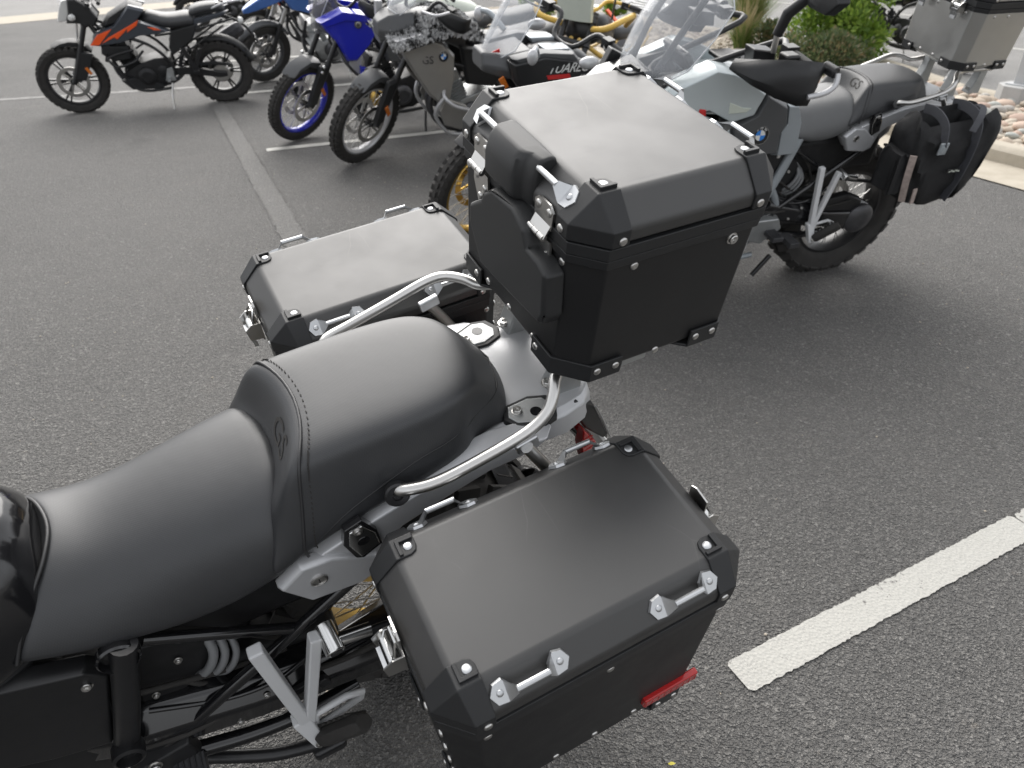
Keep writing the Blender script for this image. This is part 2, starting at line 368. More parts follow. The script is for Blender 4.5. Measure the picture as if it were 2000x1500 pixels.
# river stones
STONE_COL = [(.46, .38, .30), (.50, .44, .36), (.42, .31, .25), (.38, .36, .33), (.52, .40, .32), (.40, .41, .38)]
smesh = []
rnd = random.Random(11)
for k, c in enumerate(STONE_COL):
    M('stone%d' % k, c, .8, var=.18, vs=18, bump=(140, .3, .002))
    for q in range(2):
        bm = bmesh.new(); bmesh.ops.create_icosphere(bm, subdivisions=2, radius=1)
        ph = [rnd.uniform(0, 6) for _ in range(6)]
        for v_ in bm.verts:
            p = v_.co; f = 1 + .13 * math.sin(2.1 * p.x + ph[0]) * math.sin(2.3 * p.y + ph[1]) + .10 * math.sin(3.1 * p.z + ph[2] + p.x * 2) ; v_.co = V((p.x * f, p.y * f, p.z * f * .9))
        me = bpy.data.meshes.new('stone'); bm.to_mesh(me); bm.free(); me.materials.append(MATS['stone%d' % k])
        for p in me.polygons: p.use_smooth = True
        smesh.append(me)
def back_s(t):
    for (t0, s0), (t1, s1) in zip(BACK[:-1], BACK[1:]):
        if t0 <= t <= t1: return s0 + (s1 - s0) * (t - t0) / (t1 - t0)
    return BACK[-1][1]
placed = []
tries = 0
while len(placed) < 285 and tries < 40000:
    tries += 1
    t = rnd.uniform(-.5, 3.0); s_ = rnd.uniform(.66, back_s(t) - .04); r0 = rnd.uniform(.034, .075)
    if all((t - a) ** 2 + (s_ - b_) ** 2 > ((r0 + c_) * .93) ** 2 for a, b_, c_ in placed): placed.append((t, s_, r0))
for t, s_, r0 in placed:
    x, y = kb(t, s_)
    inst('stone', rnd.choice(smesh), bed, T(x, y, KH - .045 + r0 * .42) @ Euler((rnd.uniform(-.3, .3), rnd.uniform(-.3, .3), rnd.uniform(0, 6.3))).to_matrix().to_4x4() @ Matrix.Diagonal((r0 * rnd.uniform(1.05, 1.5), r0 * rnd.uniform(.85, 1.1), r0 * rnd.uniform(.6, .8), 1)))
g = G()
ico = [tuple(v.co) for v in smesh[0].vertices]; icof = [tuple(p.vertices) for p in smesh[0].polygons]
bm = bmesh.new(); bmesh.ops.create_icosphere(bm, subdivisions=1, radius=1); lo = [tuple(v.co) for v in bm.verts]; lof = [tuple(v.index for v in f.verts) for f in bm.faces]; bm.free()
for _ in range(5200):
    t = rnd.uniform(-3, 13); s_ = rnd.uniform(.65, back_s(t) - .02); r0 = rnd.uniform(.022, .055); x, y = kb(t, s_)
    z0 = KH - .045 + (r0 * .25 if (t > 3.0 or t < -.5) else -.004)
    g.add(lo, lof, T(x, y, z0) @ Euler((0, 0, rnd.uniform(0, 6))).to_matrix().to_4x4() @ Matrix.Diagonal((r0 * 1.25, r0, r0 * .65, 1)))
o = g.obj('gravel', 'stone1', bed, ang=80); tag(o, kind='stuff')
# grey steel post on a pale octagonal footing
px_, py_ = kb(1.31, 2.28)
root = empty('lamp_post', T(px_, py_, 0) @ Euler((0, 0, R(28))).to_matrix().to_4x4(), 'square pale grey metal post on an octagonal concrete footing beside the stones', 'post')
g = G(); oc = [(.24 * math.cos(R(22.5 + 45 * i)), .24 * math.sin(R(22.5 + 45 * i))) for i in range(8)]; g.prism(oc, 'z', -.02, .24, inset=.05); g.obj('footing', 'post_concrete', root, bevel=.006)
M('post_paint', (.44, .45, .455), .5, var=.06, vs=5)
g = G(); g.box((0, 0, 1.6), (.17, .17, 2.8)); g.obj('shaft', 'post_paint', root, bevel=.01)
g = G(); g.box((0, 0, 2.15), (.205, .205, 3.0)); g.obj('sleeve', 'post_paint', root, bevel=.008)
g = G(); g.box((0, 0, .243), (.26, .26, .02)); g.obj('base_plate', 'post_paint', root, bevel=.004)

# ------------------------------------------------------------------ plants
def mat_leaf(name, c1, c2, c3=None):
    m, t, b = node_mat(name); n = t.nodes.new('ShaderNodeNewGeometry')
    c = ramp(t, n.outputs['Random Per Island'], [(0, c1), (.6, c2), (1, c3 or c2)]); t.links.new(c, b.inputs['Base Color'])
    b.inputs['Roughness'].default_value = .55; b.inputs['Subsurface Weight'].default_value = 0
    tr = t.nodes.new('ShaderNodeBsdfTranslucent'); t.links.new(c, tr.inputs[0]); mx = t.nodes.new('ShaderNodeMixShader'); mx.inputs[0].default_value = .3
    out = t.nodes['Material Output']; t.links.new(b.outputs[0], mx.inputs[1]); t.links.new(tr.outputs[0], mx.inputs[2]); t.links.new(mx.outputs[0], out.inputs[0]); MATS[name] = m
mat_leaf('leaf_bright', (.09, .17, .02), (.19, .30, .04), (.30, .40, .07))
mat_leaf('leaf_dull', (.05, .085, .03), (.11, .145, .06), (.24, .18, .09))
mat_leaf('grass_blade', (.08, .15, .025), (.18, .27, .06), (.30, .32, .11)); mat_leaf('grass_plume', (.36, .29, .15), (.46, .38, .22))
M('stem', (.09, .06, .04), .8, var=.3, vs=40)
def shrub(loc, rx, ry, h, n, leaf, mat, label, seed, clumps=26, shape=1.0, group=None):
    rnd = random.Random(seed); root = empty('shrub', T(*loc), label, 'shrub', group)
    cl = []
    for i in range(clumps):
        a = rnd.uniform(0, 6.3); u = rnd.random() ** .5; e = rnd.uniform(.12, 1)
        w = math.sqrt(max(.05, 1 - (abs(e - .4) / .62) ** 2)) if shape else 1
        cl.append(V((math.cos(a) * u * rx * w * .8, math.sin(a) * u * ry * w * .8, e * h * .92)))
    g = G()
    for c in cl: g.tube([(0, 0, 0), (c.x * .35, c.y * .35, c.z * .5), c], [.011, .007, .003], 5)
    g.obj('stems', 'stem', root)
    g = G()
    for i in range(n):
        c = rnd.choice(cl); d = V((rnd.gauss(0, 1), rnd.gauss(0, 1), rnd.gauss(0, 1))).normalized(); rr = (rnd.random() ** .45) * .30 * (rx + ry) / 2
        p = c + V((d.x * rr, d.y * rr, d.z * rr * 1.1))
        if p.z < .01: p.z = rnd.uniform(.01, .1)
        a = (d + V((rnd.gauss(0, .5), rnd.gauss(0, .5), .5 + rnd.gauss(0, .4)))).normalized(); s = a.cross(V((rnd.gauss(0, 1), rnd.gauss(0, 1), rnd.gauss(0, 1)))).normalized(); l = leaf * rnd.uniform(.7, 1.4); nrm = a.cross(s)
        g.add([p, p + a * l * .5 + s * l * .22 + nrm * l * .05, p + a * l, p + a * l * .5 - s * l * .22 + nrm * l * .05], [(0, 1, 2, 3)])
    me = g.obj('foliage', mat, root); return root
x, y = kb(4.0, 2.75); shrub((x, y, KH - .05), .66, .6, 1.0, 8000, .075, 'leaf_bright', 'tall bright green leafy shrub behind the low dull green shrub', 31, 34)
x, y = kb(3.55, 1.9); shrub((x, y, KH - .05), .74, .45, .30, 9000, .045, 'leaf_dull', 'low dull green spreading shrub behind the parked grey seat', 32, 36)
x, y = kb(7.96, 2.0); shrub((x, y, KH - .05), .24, .24, .46, 2200, .06, 'leaf_bright', 'small pointed bright green shrub left of the clear windscreen', 33, 14)
x, y = kb(10.9, 2.1); shrub((x, y, KH - .05), .45, .4, .55, 2600, .07, 'leaf_bright', 'small green shrub above the yellow handlebar of the far motorcycle', 34, 14)
x, y = kb(4.9, 2.5); shrub((x, y, KH - .05), .3, .3, .35, 1800, .05, 'leaf_dull', 'dark little shrub half hidden between the grass clump and the bright shrub', 35, 12)
def grass_clump(loc, h, n, spread, label, seed):
    rnd = random.Random(seed); root = empty('ornamental_grass', T(*loc), label, 'grass')
    for part, mat, cnt, hh, w in (('blades', 'grass_blade', n, h * .78, .005), ('plumes', 'grass_plume', n // 3, h, .0025)):
        g = G()
        for i in range(cnt):
            a = rnd.uniform(0, 6.3); u = rnd.random() ** .6; b0 = V((math.cos(a) * u * .09, math.sin(a) * u * .09, 0)); ln = hh * rnd.uniform(.6, 1.1)
            a += rnd.gauss(0, .5); lean = spread * u * rnd.uniform(.3, 1.2) * (1 if part == 'blades' else .6); d = V((math.cos(a), math.sin(a), 0)); s = V((-d.y, d.x, 0)) * w * rnd.uniform(.7, 1.4)
            pts = [b0 + d * lean * (k / 4) ** 1.8 * ln + V((0, 0, ln * (k / 4) * (1 - .25 * lean * (k / 4)))) for k in range(5)]
            vs = []
            for k, p in enumerate(pts):
                q = s * (1 - .8 * k / 4) if part == 'blades' else s * (.6 if k < 2 else 1.6 - .3 * k + .8)
                vs += [p - q, p + q]
            g.add(vs, [(2 * k, 2 * k + 1, 2 * k + 3, 2 * k + 2) for k in range(4)])
        tag(g.obj(part, mat, root), kind='stuff')
    return root
x, y = kb(5.6, 2.7); grass_clump((x, y, KH - .05), 1.15, 1100, .7, 'tall ornamental grass clump with beige plumes behind the clear windscreen', 41)
x, y = kb(5.3, 2.35); grass_clump((x, y, KH - .05), .6, 600, .9, 'shorter green grass clump leaning beside the tall plumed grass', 42)

# loose grit on the asphalt and a few bigger bits of litter
rnd = random.Random(77); g = G()
for _ in range(260):
    x, y = rnd.uniform(-2.5, 3.2), rnd.uniform(.6, 5.5); r0 = rnd.uniform(.0015, .0042)
    g.add(lo, lof, T(x, y, r0 * .4) @ Euler((0, 0, rnd.uniform(0, 6))).to_matrix().to_4x4() @ Matrix.Diagonal((r0 * 1.3, r0, r0 * .7, 1)))
tag(g.obj('grit', 'stone1', ang=80), kind='stuff')
M('yellow_leaf', (.55, .48, .06), .6, var=.1)
x, y = .26, .86
lf = G(); lf.loft([[(-.008, 0, .003), (-.008, .0005, .004)], [(-.002, -.004, .005), (-.002, .004, .005)], [(.004, -.003, .006), (.004, .003, .006)], [(.009, 0, .004), (.009, .0005, .004)]], cap=False, ring=False); o = lf.obj('fallen_leaf', 'yellow_leaf'); o.location = (.335, .86, .001); tag(o, 'tiny yellow leaf lying on the asphalt below the red reflector', 'leaf')
# ------------------------------------------------------------------ aluminium luggage cases
def octo(hx, hy, c, z): return [(hx, -hy + c, z), (hx, hy - c, z), (hx - c, hy, z), (-hx + c, hy, z), (-hx, hy - c, z), (-hx, -hy + c, z), (-hx + c, -hy, z), (hx - c, -hy, z)]
def rivet_mesh(mat, r=.0062, h=.0028):
    g = G(); g.lathe([(r * 1.02, -.001), (r, h * .45), (r * .78, h * .85), (r * .4, h), (0, h * 1.02)], seg=14); return g.mesh('rivet', mat, 60)
RIV = rivet_mesh('steel'); RIVB = rivet_mesh('alu', .0055, .0026); BOLT = None
def bolt_mesh():
    g = G(); g.lathe([(.0085, 0), (.0085, .001), (.0066, .0012), (.0066, .0042), (.0058, .005), (.0034, .005), (.003, .003), (0, .003)], seg=18); return g.mesh('bolt', 'steel', 40)
BOLT = bolt_mesh()
def tie_loop(mat='alu'):
    "folded lashing eye lying along local x on a surface whose normal is z; pad centres at x = +-.037"
    g = G()
    for s in (-1, 1):
        pad = [(s * .050, -.015), (s * .058, .0), (s * .050, .014), (s * .036, .017), (s * .026, .004), (s * .026, -.006), (s * .034, -.017)]
        if s < 0: pad = pad[::-1]
        g.prism(pad, 'z', 0, .0042, inset=.08)
        # wing folded up from the pad to the bar
        a = [(s * .036, -.015, .003), (s * .036, .014, .003), (s * .033, .014, .0055), (s * .033, -.015, .0055)]
        b_ = [(s * .022, -.004, .013), (s * .022, .005, .013), (s * .022, .005, .019), (s * .022, -.004, .019)]
        g.loft([a, b_])
    g.cyl((-.0235, .0005, .016), (.0235, .0005, .016), .0045, 10)
    return g.mesh('tie_loop', mat, 30)
LOOP = tie_loop()
def latch_parts(root, P):
    "over-centre latch on a face: local z out of the face, local y up; P is the matrix of its centre at the lid seam"
    g = G(); g.prism([(-.019, .012), (.004, .008), (.019, .022), (.019, .048), (.008, .054), (-.019, .050)], 'z', 0, .0028); l = inst('keeper_plate', g.mesh('keeper_plate', 'steel'), root, P)
    inst('rivet', RIV, l, T(.0, .034, .0028))
    g = G()
    for s in (-1, 1): g.prism([(0, -.03), (.028, -.026), (.032, .0), (.018, .012), (0, .010)], 'x', s * .024 - .0012, s * .024 + .0012, Matrix(((1, 0, 0, 0), (0, 0, 1, 0), (0, 1, 0, 0), (0, 0, 0, 1))))
    g.box((0, -.012, .0015), (.05, .045, .003)); l = inst('latch_frame', g.mesh('latch_frame', 'steel'), root, P)
    g = G(); g.cyl((-.023, -.006, .017), (.023, -.006, .017), .008, 14); inst('latch_barrel', g.mesh('latch_barrel', 'chrome'), l, Matrix())
    g = G(); g.box((0, -.030, .024), (.034, .030, .006), (.25, 0, 0)); g.box((0, -.048, .020), (.026, .014, .008)); inst('latch_lever', g.mesh('latch_lever', 'alu'), l, Matrix())
    g = G(); g.tube([(-.02, -.006, .018), (-.02, .02, .012), (-.012, .034, .006), (.012, .034, .006), (.02, .02, .012), (.02, -.006, .018)], .0022, 6); inst('latch_wire', g.mesh('latch_wire', 'chrome'), l, Matrix())
def case(name, M_, a, b, d, zs, z2, zl, zb, label, cat, taper=(.0, .0), guard_w=.032, lidmat='lid', bodymat='powder', guards='blackplastic'):
    h = -zb
    root = empty(name, M_ @ T(0, 0, zb), label, cat); C = .040; hx, hy = a + d, b + d
    S = T(0, 0, h)
    def put(g, nm, mat, parent=root, **k):
        o = g.obj(nm, mat, parent, **k); o.matrix_local = S if parent is root else Matrix(); return o
    def half(z):
        if z > -d: return (a - z, b - z, 0)
        if z > zl: return (hx, hy, 0)
        t = (z - zl) / (zb - zl); return (hx - .004 - taper[0] * t, hy - .004 - taper[1] * t, 0)
    g = G(); g.loft([octo(a, b, .006, 0), octo(hx, hy, C, -d), octo(hx, hy, C, zs + .001)]); lid = put(g, 'lid', lidmat, bevel=.007, seg=3)
    g = G(); g.loft([octo(hx + .0015, hy + .0015, C, zs - .001), octo(hx + .0015, hy + .0015, C, z2 + .0008)]); put(g, 'rim', guards, bevel=.0015)
    g = G(); g.loft([octo(hx + .0005, hy + .0005, C, z2 - .0006), octo(hx - .0005, hy - .0005, C, zl)]); put(g, 'lower_rim', guards, bevel=.0015)
    hb = half(zb); g = G(); g.loft([octo(hx - .004, hy - .004, C, zl + .002), octo(hb[0], hb[1], C * .95, zb + .012), octo(hb[0] - .010, hb[1] - .010, C * .9, zb)]); put(g, 'body', bodymat, bevel=.004)
    # corner guards on the lid
    w = guard_w; t = .0032; e = .002
    for sx in (-1, 1):
        for sy in (-1, 1):
            def p(x, y, z): return (sx * x, sy * y, z)
            Tv = [p(a - w, b - w, t), p(a + e, b - w, t), p(a + e, b + e, t), p(a - w, b + e, t)]
            Bv = [p(hx + t, b - w, -d + .001), p(hx + t, hy - C, -d + .001), p(hx - C, hy + t, -d + .001), p(a - w, hy + t, -d + .001)]
            Cv = [p(q[0] * sx, q[1] * sy, zs + .0015) for q in Bv]
            rc = .012; Tin = [p(a - w + rc, b - w, t), p(a + e, b - w, t), p(a + e, b + e, t), p(a - w, b + e, t), p(a - w, b - w + rc, t), p(a - w + rc * .3, b - w + rc * .3, t)]
            vs = Tin + Bv + Cv
            fs = [(0, 1, 2, 3, 4, 5), (1, 6, 7, 2), (2, 7, 8), (2, 8, 9, 3), (6, 10, 11, 7), (7, 11, 12, 8), (8, 12, 13, 9)]
            g = G(); g.add(vs, fs); gd = put(g, 'corner_guard', guards, solid=.005, bevel=.0016, ang=25)
            # raised L rib and rivet
            g = G(); ox, oy = a - .004, b - .004
            g.prism([(sx * u, sy * v_) for u, v_ in ((ox, oy), (ox - .026, oy), (ox - .026, oy - .0055), (ox - .0055, oy - .0055), (ox - .0055, oy - .026), (ox, oy - .026))], 'z', t - .001, t + .0048)
            gr = G(); gr.v, gr.f = g.v, g.f; o = gr.obj('rib', guards, gd, bevel=.0008)
            inst('rivet', RIVB, gd, T(sx * (a - .0195 if a > .18 else a - .0175), sy * (b - .0175), t - .0002) @ Matrix.Diagonal((1.25, 1.25, .8, 1)))
            # lid side rivets on the guard
            inst('rivet', RIV, gd, frame_to(p(a - w + .012, hy + t, zs + .010), (0, sy, 0)))
            inst('rivet', RIV, gd, frame_to(p(hx + t, b - w + .012, zs + .010), (sx, 0, 0)))
            # bottom corner guards
            q = .006; x2, y2 = hb[0], hb[1]; lw = .098; gh = .030
            P = [p(x2 + q, y2 - lw, 0), p(x2 + q, y2 - C, 0), p(x2 - C, y2 + q, 0), p(x2 - lw, y2 + q, 0)]
            vs = [(u[0], u[1], zb + gh) for u in P] + [(u[0], u[1], zb - .004) for u in P] + [(u[0] - sx * .022, u[1] - sy * .022, zb - .006) for u in P]
            g = G(); g.add(vs, [(0, 1, 5, 4), (1, 2, 6, 5), (2, 3, 7, 6), (4, 5, 9, 8), (5, 6, 10, 9), (6, 7, 11, 10)]); bg_ = put(g, 'foot_guard', guards, solid=.005, bevel=.0018)
            for u in (.012, .046): inst('rivet', RIV, bg_, frame_to(p(x2 - lw + u - .0, y2 + q, zb + .016), (0, sy, 0)))
            inst('rivet', RIV, bg_, frame_to(p(x2 + q, y2 - lw + .014, zb + .016), (sx, 0, 0)))
    def face_rivet(face, u, z, mesh=RIV):
        hh = half(z)
        if face[1] == 'y': s = 1 if face[0] == '+' else -1; inst('rivet', mesh, root, S @ frame_to((u, s * (hh[1] + .0), z), (0, s, 0)))
        else: s = 1 if face[0] == '+' else -1; inst('rivet', mesh, root, S @ frame_to((s * (hh[0] + .0), u, z), (s, 0, 0)))
    def loop(face, u):
        k = d / 2
        if face[1] == 'y': s = 1 if face[0] == '+' else -1; m = frame_to((u, s * (b + k + .001), -k), (0, s, 1), (0, 0, 1))
        else: s = 1 if face[0] == '+' else -1; m = frame_to((s * (a + k + .001), u, -k), (s, 0, 1), (0, 0, 1))
        o = inst('tie_loop', LOOP, root, S @ m)
        for q in (-.043, .043): inst('rivet', RIVB, o, T(q, 0, .0038) @ Matrix.Diagonal((.9, .9, 1, 1)))
    return root, S, face_rivet, loop, half, hx, hy, put
ML = rows([[-0.89222, 0.45153, 0.00764], [-0.44039, -0.86622, -0.23604], [-0.09996, -0.21397, 0.97171]], [0.0594, 0.7217, 0.8176])
MR = rows([[-0.88043, 0.47379, 0.01886], [-0.46285, -0.8501, -0.25118], [-0.10297, -0.22988, 0.96776]], [-0.2942, 1.3862, 0.9851])
MT = rows([[-0.8849, 0.46075, 0.06826], [-0.46336, -0.85588, -0.2297], [-0.04741, -0.23489, 0.97086]], [0.1613, 1.0773, 1.3162])
# panniers
for nm, M_, side, lab in (('left', ML, 1, 'black metal pannier nearest the camera with a red reflector on its side'), ('right', MR, -1, 'black metal pannier on the far side, partly behind the seat and rear box')):
    root, S, fr, loop, half, hx, hy, put = case('pannier', M_, .207, .116, .036, -.062, -.078, -.100, -.440, lab, 'pannier', (.012, .006))
    for x in (.118, -.122):
        for f in ('+y', '-y'): loop(f, x)
    s = '+y' if side > 0 else '-y'
    for u in (.186, -.006, -.198): fr(s, u, -.112); fr('-y' if side > 0 else '+y', u, -.112)
    for u in (.14, .066, -.01, -.09): fr(s, u, -.405)
    for z in (-.14, -.20, -.26, -.32, -.38): fr('+x', .105, z); fr('-x', .105, z)
    latch_parts(root, S @ frame_to((hx + .003, -.005, -.070), (1, 0, 0)))
    latch_parts(root, S @ frame_to((-hx - .003, .012, -.070), (-1, 0, 0)))
    if side > 0:
        hy2 = half(-.37)[1]
        g = G(); g.box((-.158, hy2 + .003, -.372), (.112, .012, .028)); o = put(g, 'reflector', 'red_lens', bevel=.003, label='long red reflector low on the outer face')
        g = G()
        for k in range(9): g.box((-.21 + k * .013, hy2 + .0092, -.376), (.0016, .0008, .016))
        g.obj('reflector_ribs', 'red_lens', o)
        g = G(); g.box((-.158, hy2 + .001, -.402), (.05, .010, .012)); put(g, 'reflector_bracket', 'blackplastic', bevel=.003)
    g = G()          # mounting plate and hooks on the bike side
    yi = -hy if side > 0 else hy
    g.box((0, yi * .985, -.13), (.30, .02, .02)); put(g, 'mount_rail', 'satin_black', bevel=.003)
    g = G(); g.box((0, yi * .985, -.33), (.26, .02, .02)); put(g, 'mount_rail', 'satin_black', bevel=.003)
# top box
root, S, fr, loop, half, hx, hy, put = case('top_box', MT, .137, .160, .036, -.060, -.080, -.095, -.308, 'large black metal top box with padded backrest on the rear rack', 'top box', (.004, .004))
for y in (-.084, .084): loop('+x', y); loop('-x', y)
fr('+y', .083, -.103); fr('+y', -.002, -.296); fr('-y', .083, -.103); fr('-y', -.09, -.103)
inst('lock', BOLT, root, S @ frame_to((-.091, half(-.106)[1], -.106), (0, 1, 0)) @ Matrix.Diagonal((1.1, 1.1, 1.3, 1)))
for y in (-.071, .005, .085): fr('+x', y, -.289)
fr('+x', .143, -.103); fr('+x', -.143, -.103)
def hinge(y):
    P = S @ frame_to((hx + .001, y, -.074), (1, 0, 0))
    up = G(); up.prism([(-.022, .006), (.022, .006), (.024, .034), (.014, .042), (-.014, .042), (-.024, .034)], 'z', 0, .003); up.box((0, .004, .006), (.040, .022, .003), (-.5, 0, 0)); l = inst('hinge', up.mesh('hinge', 'steel'), root, P)
    g = G()
    for k in (-.016, -.003, .011): g.cyl((k - .006, -.006, .0095), (k + .006, -.006, .0095), .0052, 12)
    inst('knuckle', g.mesh('knuckle', 'steel', 50), l, Matrix())
    g = G(); g.prism([(-.022, -.012), (.022, -.012), (.026, -.040), (.006, -.066), (-.006, -.066), (-.024, -.034)], 'z', -.001, .0025); inst('hinge_leaf', g.mesh('hinge_leaf', 'steel'), l, Matrix())
    for q in ((-.014, .030, .003), (.014, .030, .003), (-.013, -.024, .0025), (.014, -.036, .0025), (0, -.055, .0025)): inst('rivet', RIV, l, T(*q))
hinge(-.088); hinge(.098)
# upper backrest pad: loft across the width, profile in x-z
def pad(ys, prof, nm):
    secs = []
    for y, k, dz in ys: secs.append([(hx - .03 + (x - hx + .03) * k, y, z + dz) for x, z in prof])
    g = G(); g.loft(secs); o = put(g, nm, 'rubber_pad', bevel=.004, seg=3, ang=40); return o
M('rubber_pad', (.021, .0215, .022), .52, var=.08, vs=5, bump=(1800, .2, .0003))
prof = [(.138, .002), (.149, .007), (.176, .005), (.187, -.006), (.193, -.028), (.193, -.058), (.187, -.066), (.170, -.067), (.150, -.05), (.138, -.01)]
pad([(-.054, .74, 0), (-.049, .97, 0), (-.042, 1.0, 0), (.022, 1.0, 0), (.032, .95, 0), (.042, .72, 0), (.058, .68, 0), (.064, .60, -.001)], prof, 'upper_backrest_pad')
def outline_pad(poly, x0, x1, nm, rise=.82):
    n = len(poly); cy = sum(p[0] for p in poly) / n; cz = sum(p[1] for p in poly) / n
    def ring(k, x): return [(x, cy + (y - cy) * k, cz + (z - cz) * k) for y, z in poly]
    g = G(); g.loft([ring(1.02, x0), ring(1.01, x0 + (x1 - x0) * .62), ring(.995, x0 + (x1 - x0) * .86), ring(.962, x1)]); return put(g, nm, 'rubber_pad', bevel=.005, seg=3, ang=50)
lp = outline_pad([(-.085, -.135), (-.046, -.107), (-.040, -.092), (-.014, -.072), (.050, -.066), (.085, -.082), (.097, -.104), (.130, -.106), (.151, -.116), (.158, -.183), (.148, -.203), (.0, -.219), (-.042, -.221), (-.084, -.165)][::1], hx - .006, hx + .026, 'lower_backrest_pad')
# carrier plate under the box
g = G(); g.box((0, 0, -.318), (.26, .24, .016)); put(g, 'base_plate', 'satin_black', bevel=.003)
# ------------------------------------------------------------------ motorcycle parts
M('screen_rim', (.70, .72, .74), .2, var=.03, coat=.4)
AXY = Matrix(((1, 0, 0, 0), (0, 0, 1, 0), (0, -1, 0, 0), (0, 0, 0, 1)))     # lathe axis z -> y
def wheel(parent, nm, c, r, w, rim_r, cast=0, rim_mat='satin_black', spoke_mat='steel', hub_mat='satin_black', knob=0, disc=(), disc_r=.15, mtx=None, rows_=3, disc_mat='steel', seg=56):
    B = (mtx or Matrix()) @ T(*c)
    g = G(); g.lathe([(0, -.075), (.016, -.075), (.018, -.05), (.034, -.05), (.036, -.03), (.024, -.02), (.024, .02), (.036, .03), (.034, .05), (.018, .05), (.016, .075), (0, .075)], AXY, 18)
    hub = inst(nm, g.mesh(nm, hub_mat), parent, B)
    I = Matrix()
    g = G(); hw = w / 2; prof = []
    for k in range(13):
        a = R(-112 + 224 * k / 12); rr = r - .030; prof.append((max(rim_r + .004, rr - (rr - rim_r) * .55 * (1 - math.cos(a)) if abs(a) > R(90) else rr + (r - (.008 if knob else 0) - rr) * math.cos(a)), hw * math.sin(a) * (1 if abs(a) < R(90) else .92)))
    prof = [(rim_r - .002, -hw * .62)] + prof + [(rim_r - .002, hw * .62)]
    g.lathe(prof, AXY, seg, caps=False)
    if knob:
        n = knob
        for i in range(n):
            for q in range(rows_):
                f = q / (rows_ - 1) * 2 - 1 if rows_ > 1 else 0; a = R(62) * f
                th = 2 * math.pi * (i + (.5 if q % 2 else 0)) / n; rr = (r - .030) + (.026) * math.cos(a); yy = hw * .97 * math.sin(a)
                m = AXY @ Matrix.Rotation(th, 4, 'Z') @ T(rr, 0, yy) @ Matrix.Rotation(-a, 4, 'Y')
                L_ = 2 * math.pi * r / n * .62
                for s in ((0, 0),): g.add([(x, y, z) for x in (-.010, .006) for y in (-L_ / 2, L_ / 2) for z in (-hw * .30, hw * .30)], [(0, 1, 3, 2), (4, 6, 7, 5), (0, 4, 5, 1), (2, 3, 7, 6), (0, 2, 6, 4), (1, 5, 7, 3)], m)
    inst('tyre', g.mesh('tyre', 'rubber', 40), hub, I)
    g = G(); rw = hw * .66; g.lathe([(rim_r - .012, -rw), (rim_r + .006, -rw), (rim_r + .006, -rw * .8), (rim_r - .012, -rw * .45), (rim_r - .012, rw * .45), (rim_r + .006, rw * .8), (rim_r + .006, rw), (rim_r - .012, rw), (rim_r - .024, rw * .5), (rim_r - .026, 0), (rim_r - .024, -rw * .5)], AXY, seg, closed=True); inst('rim', g.mesh('rim', rim_mat, 50), hub, I)
    g = G()
    if cast:
        for i in range(cast):
            th = 2 * math.pi * i / cast
            m = AXY @ Matrix.Rotation(th, 4, 'Z')
            for dth in (-.10, .10): g.loft([[m @ V(p) for p in ((.030, -.012, -.012), (.030, .012, -.012), (.030, .012, .012), (.030, -.012, .012))], [m @ Matrix.Rotation(dth, 4, 'Z') @ V(p) for p in ((rim_r - .018, -.007, -.009), (rim_r - .018, .007, -.009), (rim_r - .018, .007, .009), (rim_r - .018, -.007, .009))]])
        inst('spokes', g.mesh('spokes', rim_mat, 40), hub, I)
    else:
        for i in range(36):
            s = 1 if i % 2 else -1; t0 = 2 * math.pi * i / 36; t1 = t0 + (.42 if (i // 2) % 2 else -.42)
            a = AXY @ V((.034 * math.cos(t1), .034 * math.sin(t1), s * .038)); b = AXY @ V(((rim_r - .016) * math.cos(t0), (rim_r - .016) * math.sin(t0), s * .010)); g.tube([a, b], .0021, 5, caps=False)
        inst('spokes', g.mesh('spokes', spoke_mat, 60), hub, I)
    for y in disc:
        g = G(); n = 40
        for k, (a, b) in enumerate(((disc_r, disc_r * .76),)):
            g.lathe([(b, -.0025), (a, -.0025), (a, .0025), (b, .0025)], AXY @ T(0, 0, y), n, closed=True)
        for i in range(6):
            m = AXY @ T(0, 0, y) @ Matrix.Rotation(2 * math.pi * i / 6, 4, 'Z'); g.add([m @ V(p) for p in ((.03, -.012, -.002), (disc_r * .78, .008, -.002), (disc_r * .78, .024, -.002), (.03, .012, -.002), (.03, -.012, .002), (disc_r * .78, .008, .002), (disc_r * .78, .024, .002), (.03, .012, .002))], [(0, 1, 2, 3), (7, 6, 5, 4), (0, 4, 5, 1), (1, 5, 6, 2), (2, 6, 7, 3), (3, 7, 4, 0)])
        inst('brake_disc', g.mesh('brake_disc', disc_mat, 40), hub, I)
    return hub
def panel(root, nm, mat, poly, y0, y1, both=True, k=.90, mid=.6, bevel=.004, mtx=None, label=None, ang=38):
    "shaped side panel: outline in x-z, from y0 (inside) to y1 (outside); both = mirrored twin"
    out = []
    n = len(poly); cx = sum(p[0] for p in poly) / n; cz = sum(p[1] for p in poly) / n
    for s in ((1, -1) if both else (1,)):
        def ring(f, y): return [(cx + (x - cx) * f, s * y, cz + (z - cz) * f) for x, z in poly]
        g = G(); g.loft([ring(1, y0), ring(1, y0 + (y1 - y0) * mid), ring(k, y1)]); o = g.obj(nm, mat, root, bevel=bevel, seg=2, ang=ang, label=label)
        if mtx: o.matrix_local = mtx
        out.append(o)
    return out
